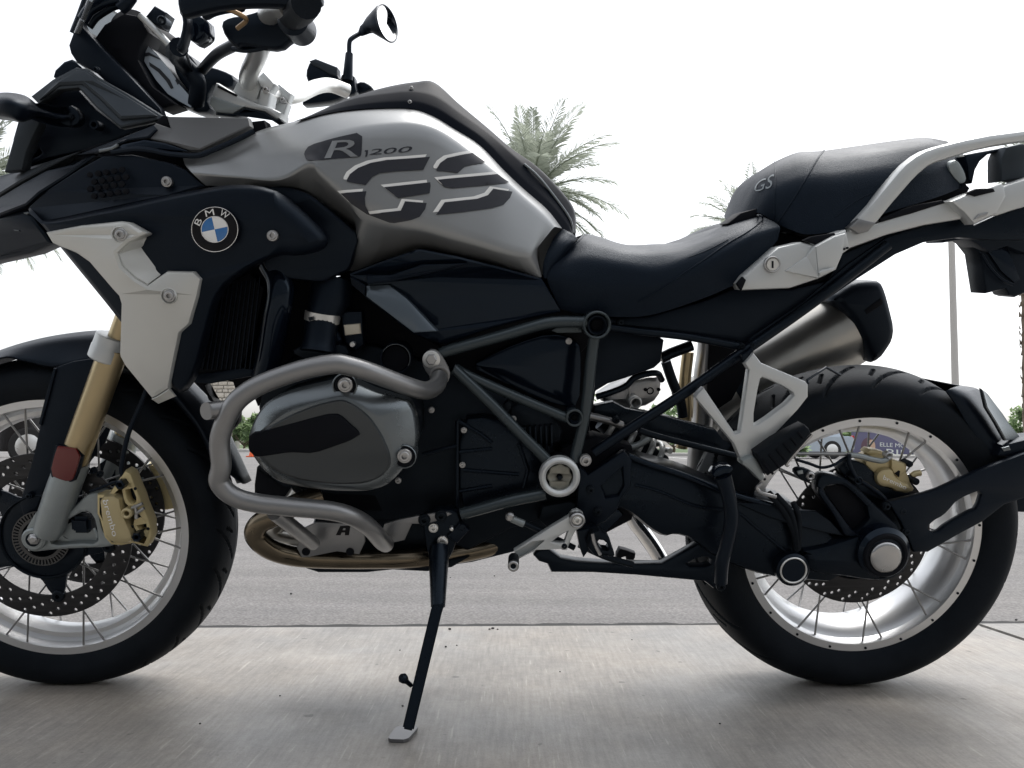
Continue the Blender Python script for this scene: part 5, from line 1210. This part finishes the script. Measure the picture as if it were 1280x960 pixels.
tube('footrest_edge',L((1180,572),(1110,650),(1055,715),(1062,730)),.21,.003,'steel',fp,seg=6)
tube('footrest_spring',L((930,815),(905,840),(930,865),(1000,885)),.19,.0032,'steel',bike,seg=8)
tube('heel_guard',L((1160,318,.175),(1155,300,.17),(1250,237,.14),(1322,275,.12)),0,.0022,'black_metal',bike,seg=8,sm=False)
tube('tail_strut',V((190,150),(260,115),(400,62)),-.06,.011,'black_metal',bike,sm=False)
tube('tail_strut',V((225,170),(265,290),(320,430),(340,540)),-.07,.010,'dark_metal',bike)
plate('heat_shield',T1((886,425),(930,432),(945,445),(915,500),(885,520),(884,480)),-.06,.02,'shield_black',bike,bev=.002)
# ---------------- rear mudguard and plate arms
arm=plate('mudguard_arm',M_((640,705),(800,670),(880,645),(1000,590),(1130,535),(1280,478),(1420,440),(1420,650),(1280,692),(1190,722),(1090,800),(960,870),(830,945),(765,945),(745,900),(700,800)),.115,.014,'black_plastic',bike,bev=.005,holes=[M_((826,832),(856,798),(905,772),(940,735),(965,705),(1020,675),(1088,650),(1062,738),(1030,750),(990,772),(925,806),(866,856))])
rm=patch('rear_mudguard',[[ (1183,488,.085),(1195,505,.085),(1213,535,.085),(1235,565,.085),(1262,590,.085)],[(1192,484,.07),(1210,495,.075),(1230,520,.078),(1250,550,.08),(1275,580,.08)],[(1200,482,0),(1222,486,0),(1238,503,0),(1260,537,0),(1290,585,0)]],'black_plastic',bike,k=5,cap=False)
rm.modifiers.new('thickness','SOLIDIFY').thickness=.003
plate('mudguard_panel',U((322,78,.09),(345,95,.08),(402,170,.075),(432,215,.075),(475,268,.075),(410,274,.10),(375,210,.10),(338,150,.10)),.09,.01,'cover_grey',bike,bev=.003)
plate('mudguard_box',U((400,290),(480,270),(560,262),(560,330),(480,340),(380,330)),.10,.05,'black_plastic',bike,bev=.004)
plate('reflector_clip',U((398,300),(425,293),(432,308),(405,313)),.12,.004,'cover_grey',bike,bev=.001)
plate('plate_holder',U((455,480),(520,440),(560,430),(560,545),(458,540)),.03,.02,'black_plastic',bike,bev=.002)
# ---------------- engine
eng=plate('engine_block',[(322,510),(330,470),(400,425),(470,432),(560,462),(640,500),(690,560),(715,600),(712,640),(640,662),(585,690),(545,672),(520,655),(400,650),(335,600)],.10,.22,'dark_metal',bike,bev=.01)
plate('engine_cover',J((330,655),(480,640),(640,720),(720,840),(700,960),(640,1010),(430,1060),(330,1060)),.135,.05,'black_metal',eng,bev=.008,rnd=1)
for a,b in ((J((325,660),(325,1050)),0),(J((335,800),(480,785)),0),(J((170,810),(330,770)),0),(J((330,660),(430,720),(480,760)),0),(J((350,880),(600,900)),0),(J((600,760),(640,880),(620,960)),0),(J((335,975),(480,950)),0)):
    tube('engine_rib',a,.136,.0035,'black_metal',eng,seg=8,sm=False)
for x,y in J((355,705),(348,860),(210,615),(62,930),(500,600),(575,655)): bolt(x,y,.136,.0055,eng,'steel',.005)
for i in range(6): plate('cooling_rib',J((620+i*24,690-i*2),(630+i*24,690-i*2),(632+i*24,770+i*6),(622+i*24,770+i*6)),.128,.02,'black_metal',eng,bev=.001)
for x,y in J((640,905),(655,880),(668,870),(615,910)): bolt(x,y,.13,.004,eng,'chrome',.004)
plate('clutch_bulge',J((560,580),(700,600),(800,690),(780,780),(640,760),(560,660)),.115,.04,'dark_metal',eng,bev=.01,rnd=1)
plate('starter_cover',J((530,590),(555,570),(570,590),(560,620),(535,620)),.13,.02,'dark_metal',eng,bev=.003)
# gearbox bottom / sump
plate('sump',[(395,640),(520,640),(580,650),(640,640),(700,630),(712,650),(650,690),(590,705),(540,712),(420,705),(380,690)],.08,.2,'dark_metal',eng,bev=.01)
# cylinder and cover
cylo=[(316,548),(322,520),(335,502),(397,484),(442,478),(493,500),(513,503),(521,531),(521,557),(500,588),(484,604),(459,611),(415,610),(349,600),(327,580)]
cy=plate('cylinder',[(p[0],p[1]) for p in cylo],.26,.16,'dark_metal',bike,bev=.004)
for i in range(4):
    q=[((p[0]-420)*1.015+420,(p[1]-545)*1.02+545,.155+i*.025) for p in cylo]; plate('cylinder_fin',q,.2,.006,'black_metal',cy,bev=.001)
vo=[(310,547,.29),(316,530,.295),(324,514,.30),(336,500,.30),(360,490,.30),(397,481,.30),(420,476,.30),(442,476,.30),(465,487,.30),(493,496,.30),(512,500,.295),(519,516,.29),(523,540,.29),(522,557,.29),(512,574,.292),(500,592,.294),(484,606.5,.295),(460,614,.295),(415,613.5,.295),(375,608,.295),(349,602.5,.295),(328,586,.29),(314,566,.29)]
vf=[(318,545,.313),(336,533,.318),(365,517,.322),(397,505,.325),(428,498,.326),(446,507,.326),(462,520,.326),(478,543,.324),(488,566,.320),(490,582,.314),(478,597,.310),(455,606,.309),(415,606,.309),(372,601,.310),(340,588,.312),(322,570,.314)]
cc_=(420,545); voP=polar(chaikin(vo,2,.2),*cc_); vfP=polar(chaikin(vf,2,.2),*cc_)
def mixr(a,b,t,dn=0): return [(p[0]+(q[0]-p[0])*t,p[1]+(q[1]-p[1])*t,p[2]+(q[2]-p[2])*t+dn) for p,q in zip(a,b)]
r0=[(p[0],p[1],p[2]-.03) for p in voP]; r1=[(p[0],p[1],p[2]-.002) for p in voP]; r2=mixr(voP,vfP,.10,.004); r3=mixr(voP,vfP,.80,.001); r4=mixr(voP,vfP,.9,.000)
vc=dome('valve_cover',[[P(*p) for p in r] for r in (r0,r1,r2,r3,r4)],.03,'cover_grey',bike,ang=50)
f0=[(p[0],p[1],p[2]-.012) for p in vfP]; f1=[(p[0],p[1],p[2]-.003) for p in vfP]; f2=[(p[0]+(420-p[0])*.05,p[1]+(545-p[1])*.05,p[2]+.0025) for p in vfP]
dome('cover_face',[[P(*p) for p in r] for r in (f0,f1,f2)],.01,'cover_face',vc,ang=28)
vi=H((250,722,.318),(380,690,.323),(600,632,.330),(655,632,.331),(752,720,.329),(700,752,.328),(540,808,.325),(430,803,.323),(285,826,.318),(248,795,.317))
plate('cover_insert',chaikin(vi,1,.15),.325,.02,'shield_black',vc,bev=.003)
for (x,y),n_ in zip(H((678,505),(943,822)),(.3165,.3085)):
    cyl('bolt_recess',x,y,.27,n_,.0160,'shield_black',vc,.0015,36); cyl('recess_rim',x,y,.27,n_+.0008,.0182,'cover_grey',vc,.001,40,hole=.0160); bolt(x,y,n_,.0112,vc,'steel',.008)
# ---------------- intake
tb=tube('intake_boot',[(418,352,.13),(412,375,.14),(404,395,.15),(400,425,.16),(398,440,.165)],0,[.036,.034,.028,.027,.03],'black_plastic',bike,seg=24)
axis2('hose_clamp',[(404,391),(402.5,402)],.15,[.0295,.0293],'alu',tb)
plate('clamp_screw',AH((880,515),(905,512),(908,535),(885,540)),.185,.008,'dark_metal',tb,bev=.001)
plate('throttle_body',AH((840,700),(900,680),(1010,690),(1120,700),(1160,750),(1130,790),(860,800),(760,745)),.16,.05,'dark_metal',bike,bev=.004,rnd=1)
plate('injector_plug',AH((1105,480),(1240,475),(1250,700),(1200,740),(1130,690),(1105,620)),.15,.04,'black_plastic',bike,bev=.004)
plate('plug_tag',AH((1115,568),(1225,557),(1232,625),(1125,638)),.156,.03,'beige_plastic',bike,bev=.003)
cyl('plug_stud',*AH((1174,698))[0],.15,.165,.0045,'alu',bike,.001,16)
x,y=H((905,385))[0]; cyl('idle_cap',x,y,.10,.16,.0255,'black_plastic',bike,.002,40,hole=.0235); cyl('idle_cap_inner',x,y,.09,.15,.0235,'shield_black',bike,.002,40)
tube('cap_edge',[(x+18*math.cos(a),y+18*math.sin(a)) for a in [R(-150+12*i) for i in range(16)]],.161,.0008,'cover_grey',bike,seg=6)
tube('fuel_line',AH((1010,560,.14),(1060,620,.15),(1090,680,.16)),0,.006,'black_plastic',bike,seg=8)
# ---------------- crash bar
cbp=[(*H((1100,470))[0],.185),(*H((1085,505))[0],.215),(*H((1040,527))[0],.25),(*H((960,508))[0],.29),(*H((800,448))[0],.335),(*H((700,418))[0],.352),(*H((630,409))[0],.358),(*H((500,432))[0],.36),(*H((350,482))[0],.36),(*H((250,532))[0],.36),(*H((180,600))[0],.36),(*H((125,735))[0],.357),(*H((130,860))[0],.354),(*I((108,70))[0],.35),(*I((160,125))[0],.346),(*I((250,155))[0],.342),(*I((400,172))[0],.335),(*I((560,188))[0],.322),(*I((650,215))[0],.30),(*I((715,258))[0],.26),(*I((755,305))[0],.215),(*I((775,320))[0],.185)]
br_=tube('crash_bar',cbp,0,.0142,'bar_metal',bike,k=6,seg=22)
tube('crash_bar_brace',I((330,195,.33),(400,250,.28),(485,318,.20)),0,.0115,'bar_metal',br_,seg=16)
tube('crash_bar_cross',[(258,514,.365),(262,513.5,.36),(290,510,.35)],0,.0125,'bar_metal',br_,seg=16,sm=False)
pl=plate('crash_bar_plate',H((1020,380),(1050,345),(1090,345),(1120,385),(1148,440),(1145,480),(1110,500),(1060,470),(1030,430)),.178,.007,'bar_metal',br_,bev=.0015,rnd=1)
bolt(*H((1063,390))[0],.178,.0145,pl,'alu',.004); cyl('bolt_head',*H((1063,390))[0],.18,.192,.0092,'steel',pl,.0015,6)
cyl('weld_ring',*H((1100,462))[0],.165,.184,.0165,'bar_metal',pl,.003,24,hole=.0135)
pl=plate('crash_bar_bracket',I((770,240),(830,222),(900,208),(1010,190),(1040,200),(1000,222),(940,240),(880,240),(850,305),(790,318),(750,300)),.165,.006,'bar_metal',br_,bev=.0012)
for x,y in I((928,228),(995,212)): bolt(x,y,.166,.0105,pl,'dark_metal',.007)
pa_=plate('crash_bar_gusset',I((500,232),(640,240),(690,262),(692,312),(668,362),(580,350),(470,372),(438,375),(418,335),(450,255)),.175,.006,'bar_metal',br_,bev=.0015)
decal('lettering',[[I((575,285),(593,248),(634,246),(628,285),(611,285),(612,274),(599,274),(594,285)),I((602,265),(613,265),(614,257),(606,257))]],None,'emblem_black',pa_,n=.1757)
for x,y in I((455,352),(632,352)): cyl('gusset_hole',x,y,.165,.1765,.007,'shield_black',pa_,.001,20)
# ---------------- exhaust headers and skid plate
tube('exhaust_header',[(*I((520,120))[0],.2),(*I((420,160))[0],.21),(*I((330,208))[0],.215),(*I((275,235))[0],.215),(*I((252,275))[0],.21),(*I((280,318))[0],.20),(*I((350,355))[0],.18),(*I((470,375))[0],.15),(*I((700,380))[0],.12),(*I((920,375))[0],.10),(*I((1110,350))[0],.08),(*I((1280,305))[0],.05),(*I((1400,250))[0],.02)],0,.0175,'header',bike,k=6,seg=20)
tube('exhaust_header',[(*I((430,110))[0],.12),(*I((350,230))[0],.12),(*I((330,270))[0],.12),(*I((400,290))[0],.10),(*I((520,330))[0],.06),(*I((760,345))[0],.03),(*I((1000,345))[0],.0),(*I((1150,330))[0],-.02)],0,.016,'brushed',bike,k=6,seg=18)
sk=plate('skid_plate',I((385,392),(470,395),(700,400),(940,395),(1110,372),(1040,415),(940,432),(800,425),(700,436),(560,436),(505,436),(440,415)),.11,.22,'dark_metal',bike,bev=.004)
for x,y in I((560,405),(700,402),(860,400)): plate('skid_slot',[(x+ (16*math.cos(a))*.9,y+2.2*math.sin(a)) for a in [2*math.pi*i/16 for i in range(16)]],.112,.003,'shield_black',sk,bev=.0003)
# ---------------- side stand
gp=BR.T@(np.array(G(505,926))-BT); NF=-gp[1]
def lerp(a,b,t): return a+(b-a)*t
ss=plate('side_stand_bracket',I((920,215),(960,190),(1060,180),(1075,240),(1100,260),(1060,300),(1050,340),(1025,390),(950,390),(935,330)),.158,.03,'black_metal',bike,bev=.005,rnd=1)
bolt(*I((965,260))[0],.16,.0085,ss,'alu'); bolt(*I((1002,313))[0],.16,.0095,ss,'alu')
plate('stand_switch',I((1020,290),(1070,235),(1110,265),(1060,320)),.165,.02,'black_plastic',ss,bev=.003)
plate('switch_tab',AD((575,320),(620,280),(665,305),(620,360)),.168,.006,'black_metal',ss,bev=.001); cyl('switch_pin',*AD((515,335))[0],.15,.172,.0032,'alu',ss,.001,14)
def leg3(p,n): return P(p[0],p[1],n)
pt=I((985,380))[0]; 
leg=bpy.data.objects
bm=bmesh.new(); A0=P(*I((988,330))[0],.165); A1=P(547.5,758,lerp(.165,NF,.42)); A2=P(546,762,lerp(.165,NF,.43)); A3=P(510,912,NF-.004)
sweep(bm,[A0,A0+(A1-A0)*.15,A1],[.0155,.0175,.0120],20); o=lnk('side_stand',finish(bm,'side_stand'),'black_metal',bike); SS=o
bm=bmesh.new(); sweep(bm,[A1-(A2-A1)*2,A2,A3],[.0125,.0132,.0125],4); bmesh.ops.bevel(bm,geom=[e for e in bm.edges],offset=.0025,segments=2,affect='EDGES'); lnk('stand_leg',finish(bm,'stand_leg'),'black_metal',SS)
k1=P(503,847,NF*.85+.02); k0=P(514,857,lerp(.165,NF,.77)); bm=bmesh.new(); d=k1-k0; sweep(bm,[k0,k0+d*.5,k0+d*.8,k0+d,k0+d*1.15],[.0035,.004,.0075,.0078,.005],14); lnk('stand_peg',finish(bm,'stand_peg'),'black_metal',SS)
# foot plate lies flat on the ground (world z = 0)
fpts=[G(*q) for q in AE((92,884),(110,850),(150,800),(185,790),(262,782),(306,790),(313,806),(245,884),(205,896),(110,892))]
bm=bmesh.new(); inv=BM.inverted()
lo=[bm.verts.new(inv@Vector((p.x,p.y,.001))) for p in fpts]; hi=[bm.verts.new(inv@Vector((p.x,p.y,.006))) for p in fpts]
bm.faces.new(lo[::-1]); bm.faces.new(hi)
for i in range(len(lo)): j=(i+1)%len(lo); bm.faces.new((lo[i],lo[j],hi[j],hi[i]))
lnk('stand_foot',finish(bm,'stand_foot'),'foot_steel',SS)
# ---------------- gear lever, pegs, centre stand
gl=plate('gear_lever',K((395,375),(412,352),(432,346),(458,362),(468,395),(455,425),(425,440),(405,480),(388,525),(370,528),(290,490),(245,530),(175,566),(155,545),(150,528),(230,478),(320,420)),.185,.014,'silver_paint',bike,bev=.003,holes=[K((322,488),(345,470),(392,442),(375,492),(355,494))],hr=0)
cyl('lever_washer',*K((433,396))[0],.17,.197,.0135,'steel',gl,.002,32,hole=.0085); bolt(*K((433,396))[0],.19,.0090,gl,'alu',.008); bolt(*K((376,512))[0],.183,.005,gl,'dark_metal')
a=P(*K((150,556))[0],.185); b=P(*K((148,598))[0],.245); bm=bmesh.new(); sweep(bm,[a,a+(b-a)*.1,a+(b-a)*.95,b],[.006,.0092,.0092,.0085],20); lnk('lever_peg',finish(bm,'lever_peg'),'rubber',gl)
cyl('peg_ring',*K((148,598))[0],.24,.247,.0086,'steel',gl,.001,28,hole=.0045); cyl('peg_core',*K((148,598))[0],.235,.244,.0046,'shield_black',gl,.001,20)
tube('shift_rod',K((125,378),(180,398),(240,425),(330,470),(420,515)),.155,.0052,'dark_metal',bike,seg=10); cyl('rod_joint',*K((133,380))[0],.15,.165,.0075,'steel',bike,.003,18)
tube('rod_sleeve',K((140,384),(195,408)),.157,.0068,'cast_alu',bike,seg=10,sm=False)
plate('brake_pedal_tip',K((150,450),(178,455),(160,522),(132,515)),-.12,.03,'rubber',bike,bev=.003)
cs=plate('centre_stand',K((238,552),(255,530),(305,520),(360,562),(430,575),(520,582),(700,588),(810,588),(960,505),(1010,480),(1090,500),(1080,640),(1040,700),(1000,668),(940,662),(700,640),(500,628),(318,627),(300,590),(262,578)),.10,.025,'black_metal',bike,bev=.006,holes=[K((905,598),(970,560),(1030,560),(1025,600))])
plate('centre_stand_leg',K((800,600),(830,592),(1040,480),(1060,500),(860,610)),-.06,.02,'black_metal',bike,bev=.004)
tube('stand_lever',[AF((185,150))[0],AF((215,250))[0],AF((232,380))[0],AF((205,520))[0],AF((180,620))[0],AF((175,720))[0]],.18,[.015,.0125,.0125,.0115,.012,.011],'black_plastic',bike,seg=14)
plate('stand_lever_pad',AF((126,155),(150,110),(205,92),(240,98),(246,115),(215,150),(180,165)),.185,.03,'black_gloss',bike,bev=.004,rnd=1)
bolt(*AF((180,745))[0],.15,.008,bike,'dark_metal')
tube('stand_spring',K((440,500,.12),(560,555,.12),(680,590,.12)),0,.006,'dark_metal',bike,seg=8)
pg=plate('footpeg',K((480,515),(500,450),(530,438),(575,470),(597,535),(600,552),(575,557),(560,545),(545,558),(525,545),(510,552)),.20,.03,'dark_metal',bike,bev=.003,holes=[K((520,480),(560,485),(580,530),(535,525))])
tube('footpeg_edge',K((500,452),(512,500),(535,545)),.203,.003,'steel',pg,seg=6)
plate('footpeg',K((608,545),(622,518),(650,525),(692,540),(690,560),(678,582),(655,578),(650,555),(630,560),(628,580),(606,578)),-.20,.02,'shield_black',bike,bev=.003)
plate('footpeg_hanger',K((430,440),(500,425),(540,440),(490,520),(460,560),(445,520)),.165,.03,'black_metal',bike,bev=.003)
plate('gearbox_cover',K((280,330),(400,310),(470,330),(470,420),(400,400),(300,430),(260,390)),.125,.04,'dark_metal',bike,bev=.005)
plate('lower_fairing',K((500,330),(620,345),(640,370),(560,450),(500,440)),.10,.03,'black_gloss',bike,bev=.006)
